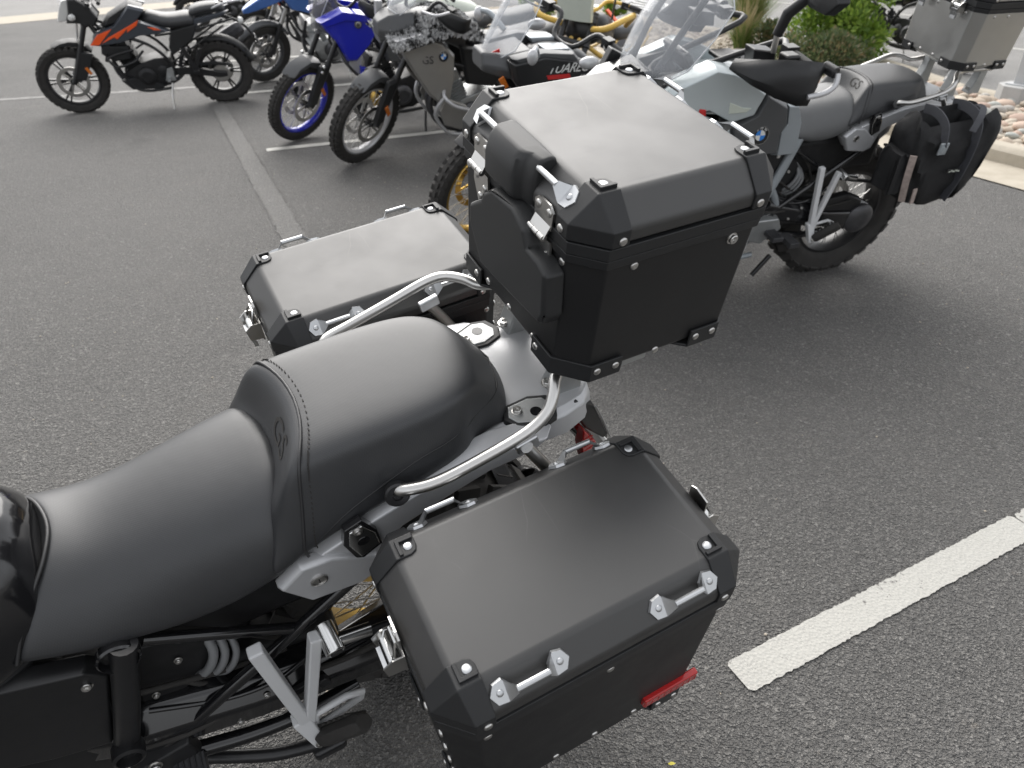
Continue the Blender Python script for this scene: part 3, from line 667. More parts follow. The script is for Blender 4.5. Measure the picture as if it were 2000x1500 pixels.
def body_loft(root, nm, mat, secs, sub=2, bevel=0, mtx=None, cap=True):
    "symmetric body: each section is (x, [(y, z), ...] from the top centre to the bottom, skew)"
    rings = []
    for q in secs:
        x, half = q[0], q[1]; sk = q[2] if len(q) > 2 else 0
        rr = [(x + sk * y * y, y, z) for y, z in half]
        left = rr; right = [(x_, -y, z) for x_, y, z in half_pts(rr)]
        rings.append(left + right)
    g = G(); g.loft(rings, cap=cap); o = g.obj(nm, mat, root, sub=sub, bevel=bevel, ang=180 if sub else 35)
    if mtx: o.matrix_local = mtx
    return o
def half_pts(rr): return [p for p in rr[::-1] if abs(p[1]) > 1e-6]
def tubes(root, nm, mat, paths, r, mtx=None, seg=9, smooth=5):
    out = []
    for p in paths:
        g = G(); g.tube(p, r, seg, smooth=smooth if len(p) > 2 else 0); o = g.obj(nm, mat, root, ang=60)
        if mtx: o.matrix_local = mtx
        out.append(o)
    return out
def arc_fender(root, nm, mat, c, r, a0, a1, w0, w1, mtx=None, drop=.03, lift=0.0):
    "mudguard hugging a wheel: angles in degrees from +x over the top"
    secs = []
    for k in range(11):
        t = k / 10; a = R(a0 + (a1 - a0) * t); ww = w0 + (w1 - w0) * t; ww *= (.35 + .65 * min(1, t * 5)); rr = r + lift * (1 - t) ** 2
        d = V((math.cos(a), 0, math.sin(a))); base = V(c) + d * rr
        secs.append([base + V((0, y, 0)) + d * dz for y, dz in ((-ww, -drop), (-ww * .8, -.004), (-ww * .35, .012), (0, .018), (ww * .35, .012), (ww * .8, -.004), (ww, -drop))])
    g = G(); g.loft(secs, cap=False, ring=False); o = g.obj(nm, mat, root, solid=.004, ang=50)
    if mtx: o.matrix_local = mtx
    return o
def screen(root, nm, mat, rowsp, mtx=None, thick=.004):
    "curved windscreen from rows of (x, half width, z, sweep back at the edge)"
    secs = []
    for x, w, z, b in rowsp: secs.append([(x - b * (y / w) ** 2 if w else x, y, z - (.02 * (y / w) ** 2 if w else 0)) for y in [w * q for q in (-1, -.75, -.5, -.25, 0, .25, .5, .75, 1)]])
    g = G(); g.loft(secs, cap=False, ring=False); o = g.obj(nm, mat, root, solid=thick, ang=60)
    if mtx: o.matrix_local = mtx
    rim_ = [q[0] for q in secs] + list(secs[-1][1:]) + [q[-1] for q in secs[::-1]][1:] + list(secs[0][::-1])[1:-1]
    g = G(); g.tube(rim_, .0026, 6, closed=True); g.obj('screen_edge', 'screen_rim', o, ang=80)
    return o
def moto(name, M_, label, wb=1.52, rF=.345, wF=.09, rimF=.265, rR=.33, wR=.13, rimR=.225, rake=26, steer=0, cast=0, knob=0, rim='satin_black', spoke='steel',
         fork='satin_black', lower='satin_black', fender=None, low_fender=True, bar_z=1.12, bar_w=.40, bar_back=.115, bar='satin_black', guards=True, mirrors=True, engine='engine_black', swing='satin_black', muffler='dark_alu', frame='satin_black', seatmat='leather', cover='dark_alu', disc_y=(-.062, .062), rear_disc=True, twin=True, stand=True, stand_mat='steel', lens='orange_lens', tank_w=.16, disc_mat='steel', peg=True, radiator=True, seat=None, body_z=0.0, group='motorcycles parked in the lot', root=None, front_only=False, rear=True, off=None):
    if root is None: root = empty(name, M_, label, 'motorcycle', group)
    pre = set(root.children)
    fd = V((-math.sin(R(rake)), 0, math.cos(R(rake)))); ax = V((wb, 0, rF)); head = ax + fd * .62 + V((-.045, 0, 0))
    S = T(*head) @ Matrix.Rotation(R(steer), 4, fd) @ T(*-head)
    wheel(root, 'front_wheel', ax, rF, wF, rimF, cast, rim, spoke, knob=knob, disc=disc_y, mtx=S, disc_mat=disc_mat)
    if not front_only: wheel(root, 'rear_wheel', (0, 0, rR), rR, wR, rimR, cast, rim, spoke, knob=knob and int(knob * .9), disc=(-.07,) if rear_disc else (), disc_r=.13, rows_=3, disc_mat=disc_mat)
    shift = off; off = V((-.02, 0, 0))
    for s in (-1, 1):
        y = V((0, s * .098, 0)); g = G(); g.tube([ax + y + off * .3, ax + y + off + fd * .10, ax + y + off + fd * .40], [.026, .029, .027], 14); a = g.obj('fork_lower', lower, root); a.matrix_local = S
        g = G(); g.tube([ax + y + off + fd * .38, ax + y + off + fd * .80], .0215, 12); b = g.obj('fork_stanchion', fork, root); b.matrix_local = S
        g = G(); g.box(ax + y + V((-.06, s * -.012, .05)), (.07, .035, .085), (0, R(-20), 0)); o = g.obj('brake_caliper', 'dark_alu', root, bevel=.008); o.matrix_local = S
    for k in (.60, .76):
        g = G(); g.prism([(-.03, -.125), (.03, -.125), (.045, -.05), (.045, .05), (.03, .125), (-.03, .125), (-.04, .04), (-.04, -.04)], 'z', -.014, .014, T(*(ax + off + fd * k)) @ Matrix.Rotation(R(-rake), 4, 'Y')); o = g.obj('fork_clamp', 'satin_black', root, bevel=.004); o.matrix_local = S
    if fender and low_fender: arc_fender(root, 'front_fender', fender, ax, rF + .028, 30, 150, .055, .06, S, lift=.012)
    top = ax + off + fd * .80; hz = bar_z - top.z
    bp = [(top.x - bar_back, s_ * w, bar_z + dz) for s_, w, dz in ((-1, bar_w, -.005), (-1, bar_w * .55, .01), (-1, .13, .0))] + [(top.x - .03, -.07, top.z + .03), (top.x - .03, .07, top.z + .03)] + [(top.x - bar_back, s_ * w, bar_z + dz) for s_, w, dz in ((1, .13, .0), (1, bar_w * .55, .01), (1, bar_w, -.005))]
    bp = [bp[0], bp[1], bp[2], bp[3], bp[4], bp[5], bp[6], bp[7]]
    o = tubes(root, 'handlebar', bar, [bp], .0125, S, 10, 4)[0]
    for s in (-1, 1):
        gx = top.x - bar_back; g = G(); g.tube([(gx, s * (bar_w - .125), bar_z + .002), (gx, s * (bar_w + .005), bar_z - .005)], .0175, 12); q = g.obj('grip', 'rubber_grip', root); q.matrix_local = S
        g = G(); g.tube([(gx + .02, s * (bar_w - .16), bar_z), (gx + .055, s * (bar_w - .12), bar_z - .005), (gx + .06, s * (bar_w - .01), bar_z - .012)], .006, 7, smooth=3); g.box((gx + .005, s * (bar_w - .155), bar_z + .005), (.05, .05, .045)); q = g.obj('lever', 'satin_black', root, bevel=.003); q.matrix_local = S
        if mirrors:
            g = G(); g.tube([(gx + .01, s * (bar_w - .17), bar_z + .02), (gx + .04, s * (bar_w - .12), bar_z + .14), (gx + .03, s * (bar_w - .02), bar_z + .20)], .007, 8, smooth=4); q = g.obj('mirror_arm', 'satin_black', root); q.matrix_local = S
            g = G(); g.loft([[(gx + .055, s * (bar_w + .0), bar_z + .22 + 0)] * 8, [(gx + .045, s * (bar_w + .0) + .075 * math.cos(R(45 * i)), bar_z + .22 + .048 * math.sin(R(45 * i))) for i in range(8)], [(gx + .02, s * (bar_w + .0) + .09 * math.cos(R(45 * i)), bar_z + .22 + .058 * math.sin(R(45 * i))) for i in range(8)]]); q = g.obj('mirror', 'blackplastic', root); q.matrix_local = S
        if guards:
            g = G(); pts = [(gx - .005, s * (bar_w + .02), bar_z - .01), (gx + .07, s * (bar_w + .01), bar_z - .02), (gx + .105, s * (bar_w - .09), bar_z - .02), (gx + .09, s * (bar_w - .2), bar_z - .01)]
            secs = []
            for p, hgt in zip(catmull(pts, 4), [.05, .055, .06, .068, .075, .08, .082, .08, .075, .07, .06, .05, .04]): secs.append([p + V((0, 0, -.035)), p + V((.012, 0, 0)), p + V((.008, 0, hgt * .6)), p + V((0, 0, hgt))])
            g.loft(secs, cap=False, ring=False); q = g.obj('hand_guard', 'blackplastic', root, solid=.006, ang=60); q.matrix_local = S
    # engine, frame, swingarm
    if front_only:
        for c in root.children:
            if c not in pre and shift: c.matrix_basis = shift @ c.matrix_basis
        return root, S, head, top, ax, fd
    z0 = body_z
    e = root
    g = G(); g.loft([[(.46, y, z) for y, z in ((-.10, .30), (.10, .30), (.12, .40), (.10, .52), (-.10, .52), (-.12, .40))], [(.62, y, z) for y, z in ((-.12, .235), (.12, .235), (.14, .36), (.12, .52), (-.12, .52), (-.14, .36))], [(.82, y, z) for y, z in ((-.11, .24), (.11, .24), (.135, .34), (.11, .46), (-.11, .46), (-.135, .34))], [(.93, y, z) for y, z in ((-.08, .29), (.08, .29), (.10, .35), (.08, .42), (-.08, .42), (-.10, .35))]]); g.obj('crankcase', engine, e, bevel=.012)
    for s in (-1, 1):
        g = G(); g.lathe([(.088, 0), (.088, .025), (.075, .04), (.05, .046), (.048, .040), (0, .040)], T(.72, s * .125, .36) @ AXY @ Matrix.Diagonal((1, 1, s, 1)), 28); g.obj('engine_cover', cover, e, ang=40)
        g = G(); g.lathe([(.055, 0), (.055, .02), (.042, .03), (0, .03)], T(.56, s * .115, .40) @ AXY @ Matrix.Diagonal((1, 1, s, 1)), 20); g.obj('engine_cover', cover, e, ang=40)
    m = T(.82, 0, .44) @ Matrix.Rotation(R(24), 4, 'Y'); g = G(); g.box((0, 0, .09), (.15, .20, .18))
    for k in range(7): g.box((0, 0, .015 + k * .024), (.178, .235, .008))
    g.box((0, 0, .215), (.165, .225, .07)); g2 = G(); g2.add(g.v, g.f, m); g2.obj('cylinder', engine, e, bevel=.004)
    if radiator:
        g = G(); g.box((1.02, 0, .62), (.035, .30, .20), (0, R(-18), 0))
        for k in range(9): g.box((1.045, 0, .54 + k * .018), (.006, .28, .004), (0, R(-18), 0))
        g.obj('radiator', 'satin_black', e, bevel=.004)
    ex = [(.93, -.05, .55), (1.02, -.06, .46), (.98, -.05, .30), (.80, -.04, .205), (.50, -.08, .22), (.30, -.135, .36), (.10, -.16, .48)]
    tubes(e, 'exhaust_pipe', 'dark_alu', [ex], .021, smooth=5)
    if twin: tubes(e, 'exhaust_pipe', 'dark_alu', [[(p[0] + .01, p[1] + .09 if p[0] > .7 else p[1] + .03, p[2]) for p in ex[:5]]], .020, smooth=5)
    g = G(); a = V((.12, -.165, .49)); b = V((-.30, -.185, .70)); d = (b - a).normalized(); u = V((0, 1, 0)); w_ = d.cross(u)
    g.loft([[a + d * t + (u * math.cos(R(45 * i + 22)) * .062 + w_ * math.sin(R(45 * i + 22)) * .075) * k for i in range(8)] for t, k in ((0, .45), (.05, .9), (.09, 1), (.40, 1), (.44, .92), (.47, .6))]); g.obj('muffler', muffler, e, bevel=.006)
    for s in (-1, 1):
        tubes(e, 'frame_tube', frame, [[head + V((0, s * .03, 0)), (head.x - .18, s * tank_w * .75, head.z - .10), (.62, s * .15, .66), (.46, s * .14, .46), (.47, s * .13, .32)]], .017)
        tubes(e, 'frame_tube', frame, [[head + V((0, s * .03, -.05)), (head.x - .10, s * .11, head.z - .26), (.98, s * .13, .50), (.84, s * .14, .235), (.52, s * .13, .225)]], .014)
        if rear: tubes(e, 'subframe_tube', frame, [[(.55, s * .13, .74), (.15, s * .12, .78), (-.22, s * .09, .85)]], .011)
        if rear: tubes(e, 'subframe_tube', frame, [[(.48, s * .13, .46), (-.12, s * .11, .80)]], .010)
        if not rear: continue
        g = G(); g.loft([[(.50, s * y, z) for y, z in ((.07, .345), (.125, .345), (.125, .42), (.07, .42))], [(.28, s * y, z) for y, z in ((.10, .345), (.135, .345), (.135, .42), (.10, .42))], [(.02, s * y, z) for y, z in ((.105, rR - .03), (.13, rR - .03), (.13, rR + .03), (.105, rR + .03))], [(-.06, s * y, z) for y, z in ((.105, rR - .02), (.13, rR - .02), (.13, rR + .02), (.105, rR + .02))]]); g.obj('swingarm', swing, e, bevel=.006)
        if peg:
            g = G(); g.box((.52, s * .20, .33), (.03, .10, .018)); g.prism([(.46, .30), (.56, .30), (.52, .42), (.45, .44)], 'y', s * .135, s * .148); g.obj('foot_peg', 'cast_alu', e, bevel=.003)
            g = G(); g.prism([(.22, .40), (.27, .40), (.34, .60), (.30, .62), (.24, .46), (.18, .60), (.14, .60)], 'y', s * .145, s * .160); g.box((.235, s * .20, .405), (.05, .09, .02)); g.obj('passenger_peg', swing, e, bevel=.003)
    if not rear: return root, S, head, top, ax, fd
    g = G(); g.prism([(.30, .43), (.05, .42), (-.10, .40), (-.12, .425), (.05, .455), (.30, .455)], 'y', .095, .12); g.obj('chain_guard', 'blackplastic', e, bevel=.004)
    g = G(); g.lathe([(.03, -.005), (.085, -.005), (.09, 0), (.085, .005), (.03, .005)], T(0, .085, rR) @ AXY, 30); g.obj('sprocket', 'steel', e)
    g = G(); g.tube([(.30, 0, .62), (.42, 0, .34)], .022, 10)
    for k in range(8):
        p = V((.30, 0, .62)).lerp(V((.42, 0, .34)), .15 + k * .1); g.lathe([(.036, -.006), (.042, 0), (.036, .006)], frame_to(p, (.12, 0, -.28)), 14, closed=False)
    g.obj('shock_absorber', 'dark_alu', e, ang=60)
    if stand:
        lz = -.004; tubes(e, 'side_stand', stand_mat, [[(.50, .15, .28), (.53, .20, .15), (.545, .262, .018 - .045)]], .011); g = G(); g.box((.55, .268, -.042), (.07, .04, .010)); g.obj('stand_foot', stand_mat, e, bevel=.003)
    arc_fender(root, 'rear_fender', 'blackplastic', (0, 0, rR), rR + .035, 60, 165, .085, .07)
    return root, S, head, top, ax, fd
# ------------------------------------------------------------------ foreground touring motorcycle
ZO = 0.9188
MB1 = rows([[-0.88531, 0.46267, 0.04657], [-0.45951, -0.8551, -0.2401], [-0.07126, -0.23396, 0.96963]], [-0.11328, 1.04068, 0.90759]) @ T(0, 0, -ZO)
def gs_rear(B1, seatmat='leather', framemat='satin_black', own=True, dx=0, dz=0, drop=1.0):
    pre = set(B1.children)
    # rider seat
    def S_(x, *h): return (x, [(y, z - .006) for y, z in h])
    rs = []
    for x, sk, h in ((.285, 1.9, ((0, .930), (.06, .925), (.110, .910), (.146, .875), (.168, .825), (.164, .778))),
                     (.34, .9, ((0, .925), (.06, .921), (.110, .908), (.147, .868), (.168, .812), (.162, .766))),
                     (.42, 0, ((0, .914), (.06, .910), (.107, .897), (.144, .855), (.165, .792), (.159, .738))),
                     (.50, .2, ((0, .899), (.056, .895), (.098, .881), (.136, .838), (.160, .778), (.154, .728))),
                     (.56, .8, ((0, .890), (.05, .887), (.090, .874), (.127, .834), (.155, .786), (.151, .750))),
                     (.60, 2.2, ((0, .892), (.05, .889), (.090, .877), (.123, .842), (.152, .800), (.149, .772))),
                     (.626, 4.0, ((0, .904), (.05, .901), (.088, .889), (.119, .862), (.145, .826), (.147, .800))),
                     (.633, 4.4, ((0, .896), (.048, .893), (.083, .880), (.112, .852), (.138, .818), (.141, .800)))):
        rs.append((x, [(y, z - .006) for y, z in h], sk))
    rseat = body_loft(B1, 'rider_seat', seatmat, rs, sub=2)
    # passenger seat
    ps = []
    for x, zt, w1, zs1, w2, zb, sk in ((.308, .905, .125, .890, .170, .800, 2.3), (.296, .925, .124, .908, .170, .802, 2.3), (.279, .962, .123, .944, .169, .806, 2.3), (.267, .981, .122, .962, .168, .812, 2.3), (.255, .988, .121, .970, .166, .820, 2.2),
                                  (.20, .991, .121, .975, .159, .845, 1.2), (.13, .993, .122, .978, .153, .860, .1), (.06, .994, .119, .980, .146, .868, 0), (.015, .993, .110, .980, .136, .872, .5), (-.018, .989, .098, .978, .124, .874, 2),
                                  (-.036, .983, .091, .972, .117, .874, 2.5), (-.060, .955, .084, .945, .109, .872, 3), (-.084, .924, .079, .915, .103, .868, 3.2), (-.097, .900, .077, .893, .101, .864, 3.4), (-.099, .882, .076, .878, .100, .862, 3.4)):
        h = ((0, zt), (w1 * .55, zt - .001), (w1 * .88, zt - .002 - (zt - zs1) * .25), (w1, zs1), (w1 + (w2 - w1) * .22, zs1 - (zs1 - zb) * .16), (w1 + (w2 - w1) * .62, zs1 - (zs1 - zb) * .50), (w2 * .985, zb + (zs1 - zb) * .22), (w2, zb + .01), (w2 * .985, zb - .006))
        ps.append((x, [(y, .86 + (z - .86) * drop) for y, z in h], sk))
    pseat = body_loft(B1, 'passenger_seat', 'leather', ps, sub=2)
    # piping and stitches along the seat edges
    def section_pt(secs, x, u):
        "point on a lofted seat at station x and fraction u (0 top centre .. 1 lower edge)"
        secs = sorted(secs, key=lambda q: q[0])
        for a, b in zip(secs[:-1], secs[1:]):
            if a[0] <= x <= b[0]:
                t = (x - a[0]) / (b[0] - a[0]); n = len(a[1]) - 1; k = min(int(u * n), n - 1); f = u * n - k
                pa = V(a[1][k]).lerp(V(a[1][k + 1]), f); pb = V(b[1][k]).lerp(V(b[1][k + 1]), f); p = pa.lerp(pb, t); k_ = a[2] + (b[2] - a[2]) * t; return V((x + k_ * p[0] * p[0], p[0], p[1]))
    def on(p, k=.0): return V((p.x, p.y, p.z + k))
    edge = [section_pt(ps, .254, u) for u in [i / 12 for i in range(13)]]
    line = [V((p.x, -p.y, p.z)) for p in edge[::-1]] + edge[1:]
    g = G(); g.tube([on(p, -.001) for p in line], .0026, 6, smooth=2); g.obj('piping', 'leather_dark', pseat, ang=80)
    for s in (-1, 1):
        pts = [section_pt(ps, x, u) for x, u in ((.245, .90), (.235, .84), (.20, .74), (.12, .66), (.06, .64), (.0, .64), (-.03, .62), (-.055, .56), (-.072, .42), (-.078, .2), (-.080, 0))]
        g = G(); g.tube([V((p.x, s * (p.y - .0012), p.z)) for p in pts], .0016, 5, smooth=4); g.obj('seam', 'blackplastic', pseat, ang=80)
    smesh_ = G().box((0, 0, 0), (.0016, .004, .0012)).mesh('stitch', 'rubber', 30)
    st = [section_pt(ps, .243, u) for u in [i / 44 for i in range(43)]]
    g = G()
    for p, q in zip(st[:-1], st[1:]):
        for s in (-1, 1):
            d = (q - p); m = frame_to((p.x, s * p.y, p.z - .0002), V((0, s * -d.z, d.y)), (1, 0, 0)); g.add([(x, y, z) for x in (-.0022, .0022) for y in (-.0009, .0009) for z in (-.001, .0008)], [(0, 1, 3, 2), (4, 6, 7, 5), (0, 4, 5, 1), (2, 3, 7, 6), (0, 2, 6, 4), (1, 5, 7, 3)], m)
    tag(g.obj('stitches', 'rubber', pseat), kind='stuff')
    nose = []
    for y, z in [(-.142, .815), (-.118, .858), (-.087, .885), (-.05, .897), (0, .900), (.05, .897), (.087, .885), (.118, .858), (.142, .815)]: nose.append((.631 + 4.1 * y * y, y, z - .004))
    g = G(); g.tube(nose, .0030, 6, smooth=4); g.obj('seat_piping', 'leather_dark', rseat, ang=80)
    tx = V((.0, 1, 0)); tn = V((.888, 0, .46)).normalized(); ty = tn.cross(tx)
    lt = lettering('GS', .062, 'rubber', pseat, Matrix(((tx.x, ty.x, tn.x, .300), (tx.y, ty.y, tn.y, .030), (tx.z, ty.z, tn.z, .950), (0, 0, 0, 1))), depth=.0, name='embossed_letters')
    sw = lt.modifiers.new('w', 'SHRINKWRAP'); sw.target = pseat; sw.wrap_method = 'NEAREST_SURFACEPOINT'; sw.wrap_mode = 'ABOVE_SURFACE'; sw.offset = .0009
    # tail: silver side panels, tail deck
    M('tail_silver', (.56, .565, .575), .34, .35, var=.05, rv=.04, bump=(1600, .05, .0002))
    def bside(nm, mat, poly, y0, y1, **k): return panel(B1, nm, mat, poly, y0, y1, **k)
    bside('tail_panel', 'tail_silver', [(.365, .752), (.330, .708), (.240, .694), (.203, .702), (.190, .760), (.16, .790), (.07, .822), (-.01, .846), (-.10, .852), (-.13, .872), (-.02, .890), (.10, .872), (.20, .842), (.30, .805)], .118, .166, k=.93)
    bside('lock_panel', 'tail_silver', [(.372, .768), (.332, .700), (.242, .688), (.205, .704), (.208, .752), (.28, .80), (.33, .805)], .150, .176, k=.93)
    g = G(); g.lathe([(.014, 0), (.014, .004), (.011, .005), (.0105, .003), (.0, .003)], frame_to((.309, .175, .757), (0, 1, 0)), 24); lk = g.obj('seat_lock', 'steel', B1, ang=40)
    g = G(); g.box((.309, .1782, .757), (.0022, .002, .010)); g.obj('keyhole', 'gloss_black', lk)
    # black bracket plate between lock and rail
    for s in (1, -1):
        g = G(); g.prism([(.253, .855), (.224, .866), (.203, .824), (.198, .782), (.241, .757), (.259, .818)], 'y', s * .160, s * .1745); o = g.obj('bracket_recess', 'gloss_black', B1, bevel=.002)
        g = G(); g.prism([(.247, .848), (.226, .855), (.207, .822), (.203, .790), (.236, .771), (.251, .815)], 'y', s * .168, s * .1775); p_ = g.obj('bracket_plate', 'chrome', o, bevel=.002); inst('bolt', BOLT, p_, frame_to((.234, s * .1775, .848), (0, s, 0)))
        g = G(); g.lathe([(.010, 0), (.010, .0008), (0, .0008)], frame_to((.228, s * .1775, .815), (0, s, 0)), 18); g.obj('hole', 'gloss_black', p_)
    # deck behind the seat
    def deck(x, w, z, zs_): return [(x, -w, zs_), (x, -w * .93, z - .012), (x, -w * .8, z), (x, 0, z + .006), (x, w * .8, z), (x, w * .93, z - .012), (x, w, zs_)]
    g = G(); g.loft([deck(-.02, .128, .868, .83), deck(-.10, .142, .874, .825), (deck(-.17, .140, .876, .82)), deck(-.215, .128, .874, .825), deck(-.245, .10, .866, .828)]); g.obj('tail_deck', 'tail_silver', B1, bevel=.006, seg=3)
    # lashing eyes in the deck with black surround
    for s in (1, -1):
        cx, cy = -.100, s * .108
        out = [(-.060, .0), (-.045, .030), (-.018, .036), (.030, .018), (.042, -.004), (.030, -.030), (-.02, -.034), (-.052, -.022)]
        g = G(); g.prism([(cx + u, cy + s * v_) for u, v_ in out], 'z', .868, .8815); o = g.obj('lug_surround', 'blackplastic', B1, bevel=.002)
        g = G(); g.prism([(cx + u * .80, cy + s * v_ * .80) for u, v_ in out], 'z', .876, .8835); l = g.obj('lug', 'cast_alu', o, bevel=.002)
        inst('bolt', BOLT, l, T(cx + .014, cy - s * .008, .8835) @ Matrix.Diagonal((1.15, 1.15, 1.6, 1)))
        g = G(); g.lathe([(.0105, 0), (.0105, .0007), (0, .0007)], T(cx - .016, cy + s * .006, .8832), 20); g.obj('hole', 'gloss_black', l)
    # grab rails
    rails = {1: [(.165, .160, .895), (.152, .178, .905), (.10, .186, .904), (.015, .186, .918), (-.056, .185, .936), (-.092, .180, .956), (-.112, .165, .975), (-.130, .142, .988), (-.17, .115, .992), (-.26, .105, .992), (-.36, .100, .990)],
             -1: [(.165, -.175, .895), (.152, -.195, .905), (.10, -.205, .912), (.015, -.208, .935), (-.052, -.206, .958), (-.088, -.200, .964), (-.118, -.180, .962), (-.145, -.155, .955), (-.19, -.13, .97), (-.26, -.115, .985), (-.36, -.105, .988)]}
    for s, p in rails.items():
        g = G(); g.tube(p, .0098, 14, smooth=5); o = g.obj('grab_rail', 'steel', B1, ang=80)
        g = G(); g.lathe([(.020, 0), (.020, .010), (.017, .013), (.009, .013), (.008, .009), (0, .009)], frame_to((.162, s * .168, .893), (.15, s, .45)), 20); inst('bolt', g.mesh('bolt', 'satin_black'), o, Matrix())
        g = G(); g.box((-.052, s * .192, .918), (.040, .012, .022), (0, .25, 0)); g.obj('rail_clamp', 'alu', o, bevel=.003)
        g = G(); g.tube([(-.050, s * .198, .915), (-.085, s * .214, .855), (-.118, s * .232, .795)], .0105, 10); g.obj('pannier_strut', 'steel', B1, ang=60)
        # pannier carrier loop
        g = G(); g.tube([(-.115, s * .225, .80), (-.20, s * .215, .74), (-.21, s * .205, .60), (-.05, s * .205, .52), (.20, s * .205, .56), (.335, s * .20, .585)], .009, 8, smooth=5); g.obj('pannier_carrier', 'satin_black', B1, ang=70)
    # luggage rack feet
    for x, y in ((-.195, -.105), (-.190, .070), (-.34, -.06), (-.34, .06)):
        g = G(); sgn = 1 if y > 0 else -1
        g.loft([[(x + .030, y - .022, .872), (x + .030, y + .022, .872), (x - .034, y + .022, .872), (x - .034, y - .022, .872)], [(x + .012, y - .020, .93), (x + .012, y + .020, .93), (x - .030, y + .020, .93), (x - .030, y - .020, .93)], [(x + .006, y - .018, .990), (x + .006, y + .018, .990), (x - .034, y + .018, .990), (x - .034, y - .018, .990)]])
        o = g.obj('rack_foot', 'cast_alu', B1, bevel=.004); inst('bolt', BOLT, o, T(x + .026, y, .889) @ Matrix.Diagonal((1.4, 1.4, 1.6, 1)))
    g = G(); g.box((-.28, 0, .985), (.20, .19, .012)); g.obj('luggage_rack', 'cast_alu', B1, bevel=.004)
    # rear light cluster, plate carrier
    g = G(); g.loft([[(-.21, y, z) for y, z in ((-.05, .80), (.05, .80), (.05, .84), (-.05, .84))], [(-.29, y, z) for y, z in ((-.045, .68), (.045, .68), (.05, .75), (-.05, .75))], [(-.36, y, z) for y, z in ((-.04, .58), (.04, .58), (.04, .62), (-.04, .62))]]); g.obj('plate_carrier', 'gloss_black', B1, bevel=.006)
    for s in (1, -1):
        g = G(); g.prism([(-.176, .870), (-.197, .876), (-.242, .838), (-.291, .726), (-.281, .716), (-.229, .775)], 'y', s * .088, s * .118, inset=.06); ts = g.obj('turn_signal', 'satin_black', B1, bevel=.006)
        g = G(); g.tube([(-.242, s * .119, .838), (-.268, s * .119, .782), (-.291, s * .119, .726)], .0022, 6); g.obj('signal_edge', 'alu', ts)
        g = G(); g.tube([(-.180, s * .075, .82), (-.220, s * .100, .765), (-.250, s * .108, .71)], .0115, 12); g.obj('signal_stalk', 'chrome', B1, ang=60)
        g = G(); g.prism([(-.213, .800), (-.250, .745), (-.254, .700), (-.228, .690), (-.216, .74)], 'y', s * .104, s * .131, inset=.06); rl = g.obj('rear_light', 'red_lens', B1, bevel=.003)
        g = G()
        for k in range(6): g.box((-.226 - k * .003, s * .1315, .768 - k * .012), (.022, .0012, .0025), (0, .3, 0))
        g.obj('light_ribs', 'red_lens', rl)
    g = G(); g.box((-.355, .02, .56), (.012, .20, .15), (0, .35, 0)); g.obj('number_plate', 'white_plastic', B1, bevel=.003)
    # rear wheel, hugger, swingarm
    if own: wheel(B1, 'rear_wheel', (.11, 0, .335), .335, .165, .222, 0, 'gold', 'steel', disc=(-.08,), disc_r=.138, knob=26)
    arc_fender(B1, 'mud_hugger', 'satin_black', (.11, 0, .335), .352, 148, 172, .055, .055)
    g = G(); g.loft([[(-.085, y, .60 + z) for y, z in ((-.05, 0), (0, .02), (.05, 0), (.05, -.008), (0, .010), (-.05, -.008))], [(-.125, y, .565 + z) for y, z in ((-.055, 0), (0, .02), (.055, 0), (.055, -.008), (0, .010), (-.055, -.008))], [(-.165, y, .50 + z) for y, z in ((-.058, 0), (0, .02), (.058, 0), (.058, -.008), (0, .010), (-.058, -.008))]]); g.obj('mud_flap', 'satin_black', B1)
    def oct_(x, y, z, ry, rz): return [(x, y + ry * math.cos(R(22.5 + 45 * i)), z + rz * math.sin(R(22.5 + 45 * i))) for i in range(8)]
    g = G(); g.loft([oct_(.80, .055, .46, .075, .085), oct_(.66, .095, .432, .070, .082), oct_(.48, .116, .395, .062, .074), oct_(.30, .124, .360, .056, .066), oct_(.18, .112, .340, .070, .085), oct_(.10, .105, .335, .062, .088), oct_(.03, .100, .335, .045, .05)]); g.obj('swingarm', 'gloss_black', B1, bevel=.008, seg=3, ang=60)
    g = G(); g.lathe([(.075, 0), (.075, .02), (.06, .032), (.03, .036), (0, .036)], frame_to((.11, .155, .335), (0, 1, 0)), 28); g.obj('final_drive_cover', 'dark_alu', B1, ang=40)
    # frame tubes on the near side and their twins
    for s in (1, -1):
        tubes(B1, 'subframe_tube', 'gloss_black', [[(.195, s * .150, .715), (.372, s * .152, .588), (.69, s * .155, .368)]], .0115, seg=12, smooth=0)
        tubes(B1, 'subframe_tube', 'gloss_black', [[(.58, s * .125, .716), (.372, s * .148, .592)]], .010, seg=12)
        g = G(); g.tube([(.592, s * .155, .775), (.64, s * .160, .62), (.690, s * .160, .47)], .020, 14); fr_ = g.obj('frame_tube', framemat, B1, ang=60)
        g = G(); g.lathe([(.030, 0), (.030, .014), (.027, .017), (.024, .004), (0, .002)], frame_to((.606, s * .150, .752), (0, s, .15)), 26); inst('frame_cap', g.mesh('frame_cap', 'gloss_black'), fr_, Matrix())
        g = G(); g.lathe([(.026, 0), (.026, .025), (.020, .028), (.018, .012), (0, .012)], frame_to((.684, s * .165, .487), (0, s, .1)), 22); inst('pivot_cap', g.mesh('pivot_cap', 'satin_black'), fr_, Matrix())
        # side cover below the tank
        pc = panel(B1, 'side_cover', 'satin_black', [(.655, .735), (.632, .700), (.70, .485), (.78, .52), (.93, .62), (1.02, .72), (.98, .80), (.80, .80)], s * .118, s * .152, both=False, k=.96)[0]
        inst('bolt', BOLT, pc, frame_to((.668, s * .150, .700), (0, s, .3)) @ Matrix.Diagonal((1.1, 1.1, 1.5, 1)))
    M('bellows', (.20, .205, .21), .45, var=.05)
